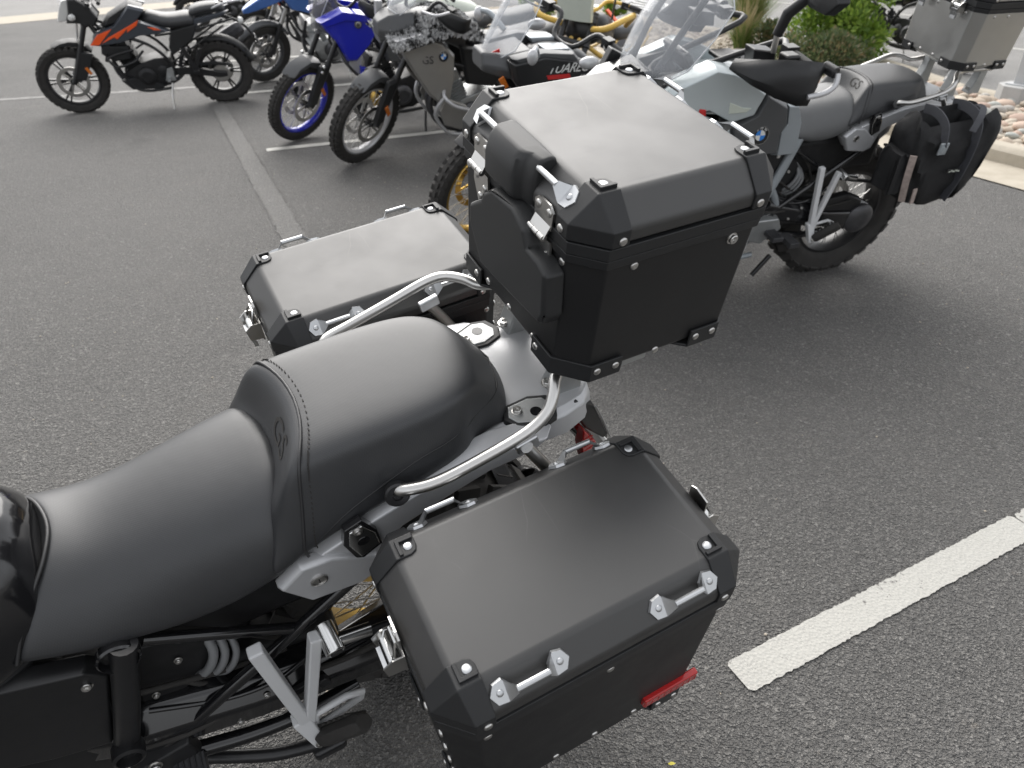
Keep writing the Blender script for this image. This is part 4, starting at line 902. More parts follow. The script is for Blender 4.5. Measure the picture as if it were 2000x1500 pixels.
    # air box / battery cover behind the frame tube, with grey bellows
    panel(B1, 'airbox_cover', 'engine_black', [(.615, .685), (.53, .650), (.490, .60), (.515, .515), (.60, .47), (.655, .48)], .06, .112, k=.95)
    for k in range(3):
        g = G(); a0 = V((.512 - k * .016, .110, .615 - k * .014)); g.tube([a0 + V((0, -.02, .01)), a0 + V((-.005, .012, -.03)), a0 + V((.022, .012, -.085)), a0 + V((.06, -.02, -.125))], .0085 - k * .001, 8, smooth=5); g.obj('bellows_rib', 'bellows', B1, ang=80)
    g = G(); g.box((.33, 0, .645), (.50, .19, .17)); g.obj('inner_fender', 'engine_black', B1, bevel=.03)
    g = G(); g.prism([(.70, .30), (.70, .42), (.60, .50), (.42, .47), (.30, .43), (.30, .36), (.46, .30), (.60, .24)], 'y', -.10, .10); g.obj('gearbox', 'engine_black', B1, bevel=.02)
    g = G(); g.tube([(.66, .150, .335), (.52, .165, .300), (.40, .168, .285), (.30, .165, .292)], .016, 12, smooth=4); g.obj('exhaust_link', 'gloss_black', B1, ang=60)
    tubes(B1, 'shock_absorber', 'dark_alu', [[(.40, 0, .72), (.50, .02, .42)]], .035, seg=14)
    tubes(B1, 'brake_hose', 'rubber', [[(.62, .09, .55), (.50, .13, .44), (.34, .16, .42), (.20, .17, .44)]], .006)
    tubes(B1, 'cable', 'gloss_black', [[(.64, .13, .50), (.52, .15, .455), (.43, .165, .47), (.36, .17, .52)]], .005)
    tubes(B1, 'rear_brake_line', 'steel', [[(.60, .145, .40), (.50, .15, .37), (.42, .15, .375)]], .003)
    for pth in ([(.70, .14, .62), (.60, .13, .56), (.50, .12, .50), (.40, .13, .50)], [(.72, .15, .44), (.60, .165, .425), (.50, .16, .43), (.38, .165, .40)], [(.58, .10, .70), (.50, .12, .66), (.44, .12, .58), (.40, .10, .48)]): tubes(B1, 'hose', 'rubber', [pth], .0055)
    for p in ((.56, .118, .60), (.62, .118, .52), (.46, .165, .43), (.34, .168, .39), (.52, .17, .385)): inst('bolt', BOLT, B1, frame_to(p, (0, 1, .2)) @ Matrix.Diagonal((.8, .8, 1, 1)))
    g = G()
    for q in range(7): g.box((.700 - q * .012, .12, .300 + q * .002), (.004, .08, .05), (0, .3, 0))
    g.obj('cooling_fins', 'dark_alu', B1)
    g = G(); g.box((.40, .175, .415), (.045, .012, .02), (0, .25, 0)); g.box((.36, .176, .402), (.02, .014, .03), (0, .25, 0)); g.obj('cable_clip', 'satin_black', B1, bevel=.003)
    # passenger peg bracket
    M('peg_silver', (.64, .645, .65), .36, .0, var=.04)
    for s in (1, -1):
        def bar(a, b, wa, wb_, th=.012, nm='peg_arm'):
            a, b = V(a), V(b); d = (b - a).normalized(); u = V((d.z, 0, -d.x)).normalized(); y = V((0, 1, 0)) * th
            g = G(); g.loft([[a + u * wa - y, a + u * wa + y, a - u * wa + y, a - u * wa - y], [b + u * wb_ - y, b + u * wb_ + y, b - u * wb_ + y, b - u * wb_ - y]]); return g.obj(nm, 'peg_silver', B1, bevel=.004, seg=2)
        br = bar((.440, s * .180, .640), (.413, s * .215, .330), .013, .011)
        bar((.345, s * .188, .612), (.408, s * .212, .352), .011, .010)
        bar((.422, s * .207, .372), (.404, s * .232, .285), .018, .013, .014, 'peg_hinge')
        g = G(); g.prism([(.428, .47), (.412, .34), (.400, .34), (.385, .43), (.405, .40)], 'y', s * .198, s * .214); g.obj('peg_web', 'peg_silver', B1, bevel=.003)
        g = G(); lp = [(.400, .338), (.392, .392), (.330, .402), (.300, .388), (.306, .366), (.350, .348)]
        g.tube([(x, s * .214, z - .025) for x, z in lp], .0075, 8, closed=True); g.obj('heel_guard', 'peg_silver', B1, ang=60)
        inst('bolt', BOLT, br, frame_to((.406, s * .246, .300), (0, s, .2)))
        # folded rubber peg
        A = V((.398, s * .238, .300)); Bq = V((.312, s * .282, .395)); d = (Bq - A).normalized(); u = d.cross(V((0, s, 0))).normalized(); w_ = d.cross(u)
        g = G(); g.loft([[A + d * t + u * (k * .026 * math.cos(R(60 * i))) + w_ * (k * .020 * math.sin(R(60 * i))) for i in range(6)] for t, k in ((.0, .8), (.012, 1), (.115, 1.05), (.128, .85))])
        for i in range(6): g.box(A + d * (.02 + i * .017) + w_ * (.020 if s > 0 else -.020), (.052, .006, .008), (0, -.7, 0))
        g.obj('foot_peg', 'rubber', B1, bevel=.004)
        # chromed carrier joint
        g = G(); g.cyl((.327, s * .170, .605), (.322, s * .225, .592), .0175, 18); o = g.obj('carrier_joint', 'chrome', B1, bevel=.003)
        g = G(); g.cyl((.318, s * .205, .596), (.255, s * .205, .582), .012, 14); inst('joint_arm', g.mesh('joint_arm', 'chrome', 50), o, Matrix())
        g = G(); g.lathe([(.011, 0), (.011, .001), (0, .001)], frame_to((.3215, s * .2252, .592), (-.1, s, -.2)), 18); inst('joint_bore', g.mesh('joint_bore', 'satin_black'), o, Matrix())
        # rider peg plate and side stand area
        g = G(); g.prism([(.60, .42), (.70, .40), (.74, .34), (.68, .30), (.60, .33)], 'y', s * .150, s * .178, inset=.12); o = g.obj('peg_plate', 'engine_black', B1, bevel=.005); inst('bolt', BOLT, o, frame_to((.672, s * .178, .392), (0, s, .2)) @ Matrix.Diagonal((1.5, 1.5, 2.2, 1)))
        g = G(); g.box((.625, s * .225, .345), (.055, .10, .022)); 
        for k in range(5): g.box((.605 + k * .010, s * .225, .357), (.004, .10, .006))
        g.obj('rider_peg', 'dark_alu', B1, bevel=.002)
    if own:
        tubes(B1, 'side_stand', 'satin_black', [[(.62, .14, .24), (.50, .19, .215), (.40, .21, .20)]], .014, seg=12)
        g = G(); g.box((.395, .212, .19), (.07, .045, .035)); g.obj('stand_foot', 'satin_black', B1, bevel=.01)
        # tank, front end (mostly outside the picture)
        tk = []
        for x, h in ((.640, ((0, .935), (.035, .930), (.065, .910), (.092, .865), (.10, .80), (.09, .74))), (.69, ((0, .975), (.05, .968), (.092, .940), (.122, .885), (.13, .81), (.12, .74))), (.78, ((0, 1.02), (.07, 1.01), (.135, .975), (.175, .905), (.18, .82), (.16, .74))), (.95, ((0, 1.075), (.09, 1.065), (.17, 1.02), (.23, .94), (.23, .84), (.19, .74))), (1.12, ((0, 1.08), (.09, 1.07), (.17, 1.02), (.24, .93), (.25, .82), (.2, .72))), (1.24, ((0, 1.05), (.08, 1.04), (.14, 1.0), (.2, .9), (.2, .8), (.16, .72)))):
            tk.append((x, list(h)))
        body_loft(B1, 'fuel_tank', 'gloss_black', tk, sub=2)
    for c in B1.children:
        if c not in pre and (dx or dz): c.matrix_basis = T(dx, 0, dz) @ c.matrix_basis
B1 = empty('touring_motorcycle', MB1, 'black touring motorcycle nearest the camera, carrying three black boxes around its grey seat', 'motorcycle', 'motorcycles parked in the lot')
gs_rear(B1)
# ------------------------------------------------------------------ the other motorcycles
def place(cx, cy, hd, lean):
    h, l = R(hd), R(lean); X = V((math.cos(h), math.sin(h), 0)); Yh = V((-math.sin(h), math.cos(h), 0)); Z = V((0, 0, 1))
    Y = Yh * math.cos(l) - Z * math.sin(l); Zb = Z * math.cos(l) + Yh * math.sin(l)
    return Matrix(((X.x, Y.x, Zb.x, cx), (X.y, Y.y, Zb.y, cy), (X.z, Y.z, Zb.z, 0), (0, 0, 0, 1)))
def from_front(fx, fy, wb, hd): return fx - wb * math.cos(R(hd)), fy - wb * math.sin(R(hd))
M('ice_grey', (.50, .55, .56), .28, .25, var=.04, coat=.4); M('panel_grey', (.085, .087, .09), .42, .2, var=.06); M('blue_grey', (.34, .37, .39), .38, .3, var=.04)
M('ktm_grey', (.055, .062, .075), .34, .3, var=.06, coat=.2); M('orange', (.85, .10, .015), .35, var=.05); M('yam_blue', (.015, .022, .42), .22, var=.05, coat=.5)
M('light_blue', (.06, .15, .42), .25, .3, var=.05, coat=.5); M('bronze_silver', (.38, .37, .35), .36, .6, var=.05, coat=.2); M('silver_lt', (.56, .56, .57), .34, .4, var=.04)
M('white_paint', (.72, .72, .70), .35, var=.04, coat=.3); M('bmw_blue', (.02, .20, .62), .3, coat=.4); M('yellow_tube', (.72, .47, .10), .4, var=.06); M('red_paint', (.55, .02, .02), .35, coat=.2)
M('lime_white', (.62, .66, .58), .4, var=.05); M('brushed', (.50, .50, .485), .34, 1.0, var=.07, vs=4, rv=.06); M('cordura', (.012, .012, .013), .8, var=.25, vs=60, bump=(700, .6, .001)); M('webbing', (.05, .052, .06), .65, var=.15, vs=30, bump=(500, .4, .001)); M('reflex', (.40, .33, .30), .5, var=.25, vs=60)
def roundel(root, m, r):
    g = G(); g.lathe([(r, 0), (r, .003), (r * .93, .005), (r * .6, .005), (r * .6, .002), (0, .002)], seg=32); ring = inst('roundel', g.mesh('roundel', 'gloss_black'), root, m)
    for k, mt in enumerate(('white_paint', 'bmw_blue', 'white_paint', 'bmw_blue')):
        g = G(); pts = [(0, 0)] + [(r * .60 * math.cos(R(90 * k + a)), r * .60 * math.sin(R(90 * k + a))) for a in range(0, 91, 15)]; g.prism(pts, 'z', .002, .0045); inst('quadrant', g.mesh('quadrant', mt), ring, Matrix())
    for ch, a in (('B', 128), ('M', 90), ('W', 52)):
        lettering(ch, r * .42, 'white_paint', ring, T(r * .79 * math.cos(R(a)), r * .79 * math.sin(R(a)), .0052) @ Matrix.Rotation(R(a - 90), 4, 'Z'), depth=.0003, name='letter')
    g = G(); g.lathe([(r * 1.0, .001), (r * 1.04, .001), (r * 1.04, .005), (r * 1.0, .005)], seg=32, closed=True); inst('roundel_rim', g.mesh('roundel_rim', 'chrome'), ring, Matrix())
    return ring
# front half of the nearest motorcycle, mostly outside the picture
moto('x', None, '', wb=1.51, rF=.345, front_only=True, root=B1, off=T(.11, 0, .07), rim='gold', fender='satin_black', fork='satin_black', bar_z=1.18, bar_w=.43)
panel(B1, 'tank_shroud', 'gloss_black', [(.80, .78), (.95, .70), (1.20, .78), (1.42, .98), (1.38, 1.06), (1.15, 1.05), (.92, .98)], .20, .27)
screen(B1, 'windscreen', 'screen', [(1.38, .10, 1.14, .06), (1.36, .19, 1.20, .08), (1.28, .21, 1.34, .09), (1.20, .16, 1.47, .07)])
for s in (-1, 1):
    g = G(); g.loft([[(1.02 + .09 * math.cos(R(45 * i)), s * y, .56 + .085 * math.sin(R(45 * i))) for i in range(8)] for y in (.10, .26, .33)] + [[(1.02 + .07 * math.cos(R(45 * i)), s * .365, .56 + .065 * math.sin(R(45 * i))) for i in range(8)]]); g.obj('cylinder', 'dark_alu', B1, bevel=.006)
g = G(); g.loft([[(.72, y, z) for y, z in ((-.12, .30), (.12, .30), (.14, .45), (.12, .62), (-.12, .62), (-.14, .45))], [(1.15, y, z) for y, z in ((-.12, .34), (.12, .34), (.13, .45), (.12, .66), (-.12, .66), (-.13, .45))], [(1.30, y, z) for y, z in ((-.08, .42), (.08, .42), (.09, .5), (.08, .62), (-.08, .62), (-.09, .5))]]); g.obj('engine', 'engine_black', B1, bevel=.012)

# ---- grey-white touring motorcycle behind the top box
cx, cy = 1.63, 3.56
root, S, head, top, ax, fd = moto('touring_motorcycle', place(cx, cy, 196, 11), 'grey and white touring motorcycle with tall clear windscreen and silver rear box', wb=1.51, rF=.345, rR=.34, wR=.16, knob=30, rim='satin_black', engine='cast_alu', cover='cast_alu', frame='blue_grey', fender='satin_black', bar_z=1.215, bar_w=.40, bar_back=.42, bar='satin_black', guards=False, mirrors=False, stand=True, stand_mat='satin_black', rear=False, cast=0)
GS2 = root
gs_rear(root, 'leather_grey', 'blue_grey', own=False, dx=-.115, dz=.045, drop=.86)
panel(root, 'tank_side', 'panel_grey', [(.735, 1.06), (.62, 1.0), (.60, .92), (.62, .875), (.605, .78), (.76, .78), (.86, .84), (.88, .93), (.77, .975)], .12, .222, k=.86)
panel(root, 'knee_panel', 'blue_grey', [(.618, 1.0), (.562, .995), (.522, .915), (.508, .82), (.500, .76), (.602, .76), (.618, .875), (.598, .915)], .11, .200, k=.88)
panel(root, 'tank_shroud', 'ice_grey', [(.99, 1.0), (.86, .935), (.755, .96), (.722, 1.05), (.80, 1.10), (.90, 1.145), (.99, 1.165), (1.14, 1.11), (1.26, 1.02), (1.20, .97), (1.10, .98)], .12, .215, k=.88)
panel(root, 'lower_shroud', 'ice_grey', [(1.22, .98), (1.02, .99), (.88, .93), (.86, .86), (1.0, .80), (1.16, .88)], .19, .24, k=.9)
panel(root, 'shroud_badge', 'lime_white', [(.905, 1.03), (.84, 1.005), (.80, 1.0), (.82, .985), (.90, .985)], .212, .219, both=True, k=.9)
panel(root, 'red_badge', 'red_paint', [(1.035, .985), (1.0, .975), (1.005, 1.01), (1.035, 1.015)], .212, .220)
tkp = []
for x, h in ((.53, ((0, .965), (.06, .955), (.10, .92), (.12, .85))), (.62, ((0, 1.04), (.08, 1.03), (.14, .98), (.15, .88))), (.76, ((0, 1.10), (.09, 1.09), (.16, 1.04), (.17, .9))), (.92, ((0, 1.12), (.09, 1.11), (.15, 1.05), (.16, .92))), (1.02, ((0, 1.08), (.08, 1.07), (.12, 1.02), (.13, .92)))): tkp.append((x, list(h)))
body_loft(root, 'fuel_tank', 'ice_grey', tkp, sub=2)
g = G(); g.box((.84, .0, 1.135), (.10, .10, .02)); g.obj('tank_cap', 'satin_black', root, bevel=.008)
roundel(root, frame_to((.731, .221, .886), (.1, 1, .12)), .036); roundel(root, frame_to((.731, -.221, .886), (.1, -1, .12)), .036)
screen(root, 'windscreen', 'screen', [(1.285, .10, 1.105, .05), (1.285, .17, 1.125, .10), (1.275, .21, 1.18, .16), (1.225, .23, 1.29, .18), (1.16, .23, 1.39, .17), (1.10, .18, 1.49, .10), (1.085, .10, 1.52, .04)])
for s in (-1, 1):
    tubes(root, 'screen_strut', 'satin_black', [[(1.20, s * .10, 1.10), (1.135, s * .12, 1.24), (1.05, s * .125, 1.38)]], .013)
    panel(root, 'cockpit_panel', 'satin_black', [(1.29, 1.15), (1.19, 1.10), (1.05, 1.13), (.94, 1.00), (1.02, .98), (1.20, .98), (1.33, 1.07)], s * .10, s * .165, both=False)
g = G(); g.loft([[(1.20, y, z) for y, z in ((-.11, .95), (.11, .95), (.13, 1.05), (.10, 1.13), (-.10, 1.13), (-.13, 1.05))], [(1.36, y, z) for y, z in ((-.09, .97), (.09, .97), (.11, 1.03), (.08, 1.10), (-.08, 1.10), (-.11, 1.03))], [(1.42, y, z) for y, z in ((-.06, .98), (.06, .98), (.07, 1.02), (.05, 1.07), (-.05, 1.07), (-.07, 1.02))]]); g.obj('headlight', 'gloss_black', root, bevel=.01)
g = G(); g.loft([[(1.30, -.07, .93), (1.30, .07, .93), (1.30, .05, .97), (1.30, -.05, .97)], [(1.62, -.035, .89), (1.62, .035, .89), (1.62, .025, .91), (1.62, -.025, .91)]]); g.obj('beak', 'satin_black', root, bevel=.01)
g = G(); g.box((1.04, 0, 1.14), (.03, .20, .10), (0, R(35), 0)); g.obj('instrument_panel', 'gloss_black', root, bevel=.01)
# controls on the near handlebar
for s in (1, -1):
    g = G(); g.loft([[(.885, s * .20, 1.185), (.895, s * .20, 1.245), (.80, s * .20, 1.232), (.79, s * .20, 1.18)], [(.885, s * .27, 1.185), (.895, s * .27, 1.245), (.80, s * .27, 1.232), (.79, s * .27, 1.18)]]); o = g.obj('reservoir', 'satin_black', root, bevel=.006)
    secs = []
    for x, y, zl, zh in ((1.0, .30, 1.19, 1.225), (.94, .37, 1.155, 1.24), (.86, .415, 1.12, 1.25), (.77, .43, 1.09, 1.245), (.715, .425, 1.085, 1.235), (.685, .41, 1.15, 1.20)): secs.append([(x, s * y, zl), (x + .012, s * (y + .012), (zl * 2 + zh) / 3), (x, s * (y + .004), (zl + 2 * zh) / 3), (x - .02, s * (y - .012), zh)])
    g = G(); g.loft(secs, cap=False, ring=False); g.obj('hand_guard', 'blackplastic', root, solid=.006, ang=40)
    tubes(root, 'guard_bar', 'silver_lt', [[(.635, s * .435, 1.20), (.645, s * .45, 1.165), (.68, s * .452, 1.14), (.74, s * .44, 1.125)]], .0105)
    g = G(); g.cyl((.655, s * .375, 1.207), (.640, s * .43, 1.20), .021, 16); g.obj('bar_end', 'satin_black', root, bevel=.004)
    g = G(); g.tube([(.825, s * .285, 1.235), (.826, s * .283, 1.30)], .011, 12); st_ = g.obj('mirror_stem', 'steel', root)
    g = G(); g.tube([(.826, s * .283, 1.295), (.815, s * .295, 1.37), (.775, s * .33, 1.43), (.76, s * .36, 1.46)], [.018, .021, .019, .015], 12); g.obj('mirror_arm', 'satin_black', root, ang=60)
    g = G(); g.loft([[(.80, s * .40 + .03 * math.cos(R(60 * i)), 1.44 + .02 * math.sin(R(60 * i))) for i in range(6)], [(.79, s * .41 + .10 * math.cos(R(60 * i)), 1.455 + .055 * math.sin(R(60 * i))) for i in range(6)], [(.755, s * .41 + .115 * math.cos(R(60 * i)), 1.46 + .062 * math.sin(R(60 * i))) for i in range(6)]]); g.obj('mirror', 'blackplastic', root, bevel=.006)
    g = G(); g.box((.77, s * .315, 1.215), (.06, .06, .05)); g.obj('switch_block', 'satin_black', root, bevel=.01)
    # boxer cylinder and crash bar
    g = G(); g.loft([[(.93 + .085 * math.cos(R(45 * i)), s * y, .48 + .08 * math.sin(R(45 * i))) for i in range(8)] for y in (.10, .26, .33)] + [[(.93 + .065 * math.cos(R(45 * i)), s * .37, .48 + .06 * math.sin(R(45 * i))) for i in range(8)]]); g.obj('cylinder_head', 'cast_alu', root, bevel=.006)
    tubes(root, 'crash_bar', 'silver_lt', [[(.62, s * .18, .42), (.78, s * .36, .40), (1.02, s * .40, .42), (1.10, s * .36, .62), (1.06, s * .22, .84), (.92, s * .20, .90)]], .0135)
    g = G(); g.prism([(.47, .46), (.44, .40), (.54, .32), (.66, .36), (.66, .46)], 'y', s * .14, s * .20, inset=.1); g.obj('peg_plate', 'cast_alu', root, bevel=.006)
    g = G(); g.box((.425, s * .245, .36), (.05, .10, .025)); g.obj('rider_peg', 'dark_alu', root, bevel=.002)
tubes(root, 'centre_stand', 'satin_black', [[(.42, .15, .22), (.50, .16, .12)]], .012)
g = G(); g.prism([(.30, .42), (.08, .40), (.0, .38), (.0, .48), (.10, .52), (.28, .50)], 'y', .12, .165, inset=.06); g.obj('shaft_cover', 'satin_black', root, bevel=.01)

# silver box on its rack
mt = GS2.matrix_world @ T(-.325, -.005, 1.385)
root, S2, fr2, loop2, half2, hx2, hy2, put2 = case('top_box', mt, .125, .165, .032, -.050, -.075, -.092, -.315, 'brushed silver metal top box with black lid edges at the upper right', 'top box', (.006, .006), bodymat='brushed', lidmat='brushed')
for y in (-.12, -.04, .04, .12): fr2('+x', y, -.295); fr2('+x', y, -.105)
for x in (-.09, .0, .07): fr2('+y', x, -.105); fr2('+y', x, -.298)
for y in (-.10, .09): latch_parts(root, S2 @ frame_to((hx2 + .003, y, -.078), (1, 0, 0)))
# black soft pannier on the near side
root = empty('soft_bag', GS2.matrix_world @ T(-.105, .22, .55) @ Matrix.Diagonal((.90, .92, .92, 1)), 'black fabric saddlebag with grey straps hanging at the seat side', 'bag')
rings = []
def bring(z, x0, x1, y0, y1, sag=0):
    pts = []
    for k in range(40):
        a = 2 * math.pi * k / 40; c, s = math.cos(a), math.sin(a); e = .45
        x = (x0 + x1) / 2 + (x1 - x0) / 2 * math.copysign(abs(c) ** e, c); y = (y0 + y1) / 2 + (y1 - y0) / 2 * math.copysign(abs(s) ** e, s)
        w = .011 * math.sin(5 * a + z * 40) + .009 * math.sin(9 * a + z * 23) + .006 * math.sin(14 * a - z * 61); pts.append((x + w, y + w * .8, z + sag * math.sin(a * 3 + 1)))
    return pts
g = G(); g.loft([bring(.02, -.15, .10, .03, .18), bring(.05, -.19, .14, .0, .21), bring(.10, -.215, .17, 0, .225), bring(.16, -.235, .19, 0, .228), bring(.22, -.25, .21, 0, .228), bring(.28, -.262, .222, 0, .225), bring(.33, -.27, .23, 0, .222, .008), bring(.37, -.272, .232, .0, .215, .014), bring(.405, -.27, .225, .02, .19, .022), bring(.43, -.25, .205, .04, .16, .028), bring(.40, -.22, .18, .05, .14, .02), bring(.34, -.2, .16, .06, .13), bring(.26, -.19, .15, .06, .13)])
bag = g.obj('bag_body', 'cordura', root, ang=50)
tg = lambda pts, w, nm, mt_: None
def strap(pts, w, nm, mt_, nrm=(0, 1, 0)):
    pts = catmull(pts, 5); secs = []
    for i, p in enumerate(pts):
        d = (pts[min(i + 1, len(pts) - 1)] - pts[max(i - 1, 0)]).normalized(); u = d.cross(V(nrm)).normalized(); n = u.cross(d) * .003; secs.append([p - u * w - n, p + u * w - n, p + u * w + n, p - u * w + n])
    g = G(); g.loft(secs); return g.obj(nm, mt_, root, ang=50)
strap([(-.09, .02, .44), (-.085, .10, .458), (-.08, .19, .44), (-.075, .232, .36), (-.07, .242, .20), (-.06, .225, .06)], .022, 'strap', 'webbing', (1, 0, 0.01)); strap([(.09, .04, .44), (.095, .12, .45), (.10, .20, .42), (.105, .238, .34)], .020, 'strap', 'webbing', (1, 0, .01))
strap([(-.15, .10, .46), (-.12, .16, .47), (-.07, .21, .455), (-.03, .235, .40)], .014, 'handle', 'webbing', (.4, .4, 1))
strap([(.225, .215, .30), (.205, .215, .18), (.165, .205, .06)], .015, 'reflective_strip', 'reflex', (1, 1, 0)); strap([(.150, .238, .14), (.13, .232, .06)], .010, 'reflective_strip', 'reflex', (0, 1, 0))
g = G(); g.box((.105, .244, .335), (.045, .010, .055)); g.box((.105, .25, .335), (.028, .008, .03)); g.obj('buckle', 'blue_grey', root, bevel=.004)
g = G(); g.box((-.02, .2475, .22), (.075, .002, .018)); g.obj('patch', 'leather_dark', root); g = G()
for k in range(7): g.box((-.048 + k * .009, .2492, .217 + .002 * (k % 3)), (.006, .001, .006))
g.obj('patch_marks', 'lime_white', root)
g = G(); g.loft([bring(.10, .14, .262, .05, .20), bring(.26, .15, .272, .05, .20), bring(.29, .16, .265, .06, .19)]); g.obj('side_pocket', 'cordura', root, ang=50)

# ---- orange and grey roadster at the left
root, S, head, top, ax, fd = moto('adventure_motorcycle', place(-3.09, 8.363, 198.8, 10.3), 'small dark grey motorcycle with orange graphics standing apart at the left', wb=1.43, rF=.328, wF=.10, rimF=.245, rR=.322, wR=.13, rimR=.220, cast=6, knob=34, rim='satin_black', rake=25, steer=4, bar_z=1.13, bar_w=.38, fork='satin_black', engine='engine_black', cover='engine_black', twin=False, disc_y=(.062,), stand_mat='steel', guards=False)
panel(root, 'front_fender', 'blackplastic', [(1.53, .665), (1.45, .700), (1.36, .715), (1.26, .70), (1.20, .655), (1.17, .60), (1.22, .60), (1.27, .645), (1.36, .672), (1.45, .665)], -.055, .06, both=False, k=.85, mtx=S)
panel(root, 'fork_guard', 'blackplastic', [(1.27, .635), (1.17, .60), (1.215, .50), (1.305, .35), (1.39, .36), (1.325, .51)], .088, .125, mtx=S, k=.92)
for s in (1, -1):
    g = G(); g.box((1.255, s * .122, .445), (.03, .012, .075), (0, R(24), 0)); o = g.obj('side_reflector', 'orange_lens', root, bevel=.004); o.matrix_local = S
panel(root, 'headlight', 'clear_lens', [(1.395, .87), (1.335, 1.01), (1.285, 1.09), (1.22, 1.11), (1.235, .99), (1.30, .88)], -.085, .085, both=False, k=.8)
panel(root, 'cowl', 'blackplastic', [(1.30, .885), (1.21, .880), (1.06, .85), (1.01, .92), (1.06, 1.02), (1.16, 1.10), (1.23, 1.10), (1.26, .97)], .075, .125, k=.9)
panel(root, 'cowl_centre', 'blackplastic', [(1.30, .885), (1.15, .87), (1.02, .92), (1.10, 1.08), (1.23, 1.09)], -.08, .08, both=False)
screen(root, 'windscreen', 'screen', [(1.24, .10, 1.07, .03), (1.19, .12, 1.16, .04), (1.12, .10, 1.26, .04)])
g = G(); g.lathe([(.03, 0), (.028, .03), (.02, .045), (0, .05)], frame_to((1.225, .135, .945), (.6, 1, 0)), 16); g.obj('turn_signal', 'clear_lens', root)
panel(root, 'tank_shroud', 'ktm_grey', [(1.155, .685), (1.07, .80), (.90, .852), (.715, 1.03), (.58, .99), (.65, .92), (.705, .90), (.56, .85), (.385, .78), (.53, .755), (.685, .75), (.885, .688), (1.08, .672)], .10, .165, k=.9)
panel(root, 'orange_graphic', 'orange', [(1.150, .690), (1.06, .785), (.915, .832), (1.03, .726), (1.07, .688)], .150, .172, k=.96)
panel(root, 'orange_graphic', 'orange', [(1.05, .700), (.965, .757), (.80, .832), (.655, .90), (.682, .853), (.79, .79), (.775, .827), (.895, .733), (.915, .755), (.995, .722)], .150, .172, k=.96)
panel(root, 'orange_graphic', 'orange', [(.60, .835), (.53, .825), (.47, .795), (.54, .800)], .150, .168, k=.96)
panel(root, 'tank_top', 'blackplastic', [(1.02, .83), (.94, .92), (.72, 1.035), (.60, .99), (.72, .90)], .0, .12, k=.8)
sk = []
for x, z, w in ((.66, .905, .07), (.575, .965, .085), (.46, .905, .11), (.32, .905, .13), (.20, .93, .13), (.13, .90, .12)): sk.append((x, [(0, z), (w * .6, z - .003), (w, z - .025), (w + .01, z - .08), (w * .9, z - .13)]))
body_loft(root, 'rider_seat', 'leather', sk, sub=1)
sk = []
for x, z, w in ((.195, .945, .10), (.12, .985, .11), (0, 1.0, .11), (-.12, 1.0, .09), (-.165, .97, .07)): sk.append((x, [(0, z), (w * .6, z - .003), (w, z - .02), (w, z - .06), (w * .8, z - .09)]))
body_loft(root, 'passenger_seat', 'leather', sk, sub=1)
panel(root, 'side_panel', 'blackplastic', [(.39, .775), (.13, .830), (.215, .68), (.43, .55), (.45, .62)], .105, .14, k=.95)
panel(root, 'tail_panel', 'ktm_grey', [(.225, .655), (.13, .825), (.0, .85), (-.17, .91), (-.20, .94), (.0, .90), (.15, .87)], .085, .125, k=.92)
for s in (1, -1): tubes(root, 'rear_rack', 'silver_lt', [[(-.02, s * .09, .95), (-.18, s * .10, 1.005), (-.36, s * .07, 1.02), (-.40, 0, 1.02)]], .010); tubes(root, 'crash_bar', 'satin_black', [[(1.03, s * .10, .60), (1.03, s * .20, .575), (.965, s * .22, .495), (.80, s * .22, .53), (.75, s * .18, .565), (.70, s * .12, .60)]], .012); tubes(root, 'crash_bar', 'satin_black', [[(1.03, s * .20, .575), (.93, s * .21, .61), (.78, s * .17, .63)]], .011)
g = G()
for x in (-.10, -.18, -.26, -.34): g.box((x, 0, 1.005), (.018, .17, .006))
g.obj('rack_plate', 'silver_lt', root)
panel(root, 'belly_guard', 'blackplastic', [(.98, .33), (.90, .235), (.62, .225), (.55, .25), (.66, .30), (.86, .36)], .09, .15, k=.9)
panel(root, 'radiator_shroud', 'blackplastic', [(1.06, .68), (1.08, .60), (.98, .52), (.82, .54), (.80, .66)], .11, .155)
g = G(); g.box((1.245, .02, .80), (.008, .15, .16), (0, R(-15), 0)); g.obj('paper_tag', 'white_paint', root)
tubes(root, 'plate_bracket', 'satin_black', [[(-.10, 0, .88), (-.30, 0, .78), (-.42, 0, .62)]], .014); g = G(); g.box((-.43, 0, .60), (.01, .19, .12), (0, .4, 0)); g.obj('number_plate', 'satin_black', root, bevel=.004)
g = G(); g.lathe([(.035, 0), (.03, .03), (.018, .04), (0, .04)], frame_to((-.28, .12, .84), (-1, .3, 0)), 14); g.obj('turn_signal', 'clear_lens', root)

# ---- silver adventure bike with speckled fleece cover
fx, fy = -1.13, 5.77; cx, cy = from_front(fx, fy, 1.56, 205)
root, S, head, top, ax, fd = moto('adventure_motorcycle', place(cx, cy, 205, 12), 'bronze silver motorcycle with a speckled black and white fleece over its tank', wb=1.56, rF=.352, wF=.09, rimF=.272, knob=40, steer=33, rim='silver_lt', spoke='steel', fender=None, rake=27, engine='cast_alu', bar_z=1.20, bar_w=.42, stand_mat='silver_lt', mirrors=False, muffler='cast_alu')
panel(root, 'front_fender', 'panel_grey', [(1.70, .66), (1.62, .715), (1.50, .735), (1.40, .70), (1.34, .63), (1.40, .63), (1.50, .69), (1.62, .675)], -.06, .06, both=False, k=.85, mtx=S)
panel(root, 'fork_guard', 'blackplastic', [(1.47, .70), (1.39, .70), (1.45, .50), (1.50, .37), (1.58, .39), (1.54, .52)], .085, .125, mtx=S, k=.92)
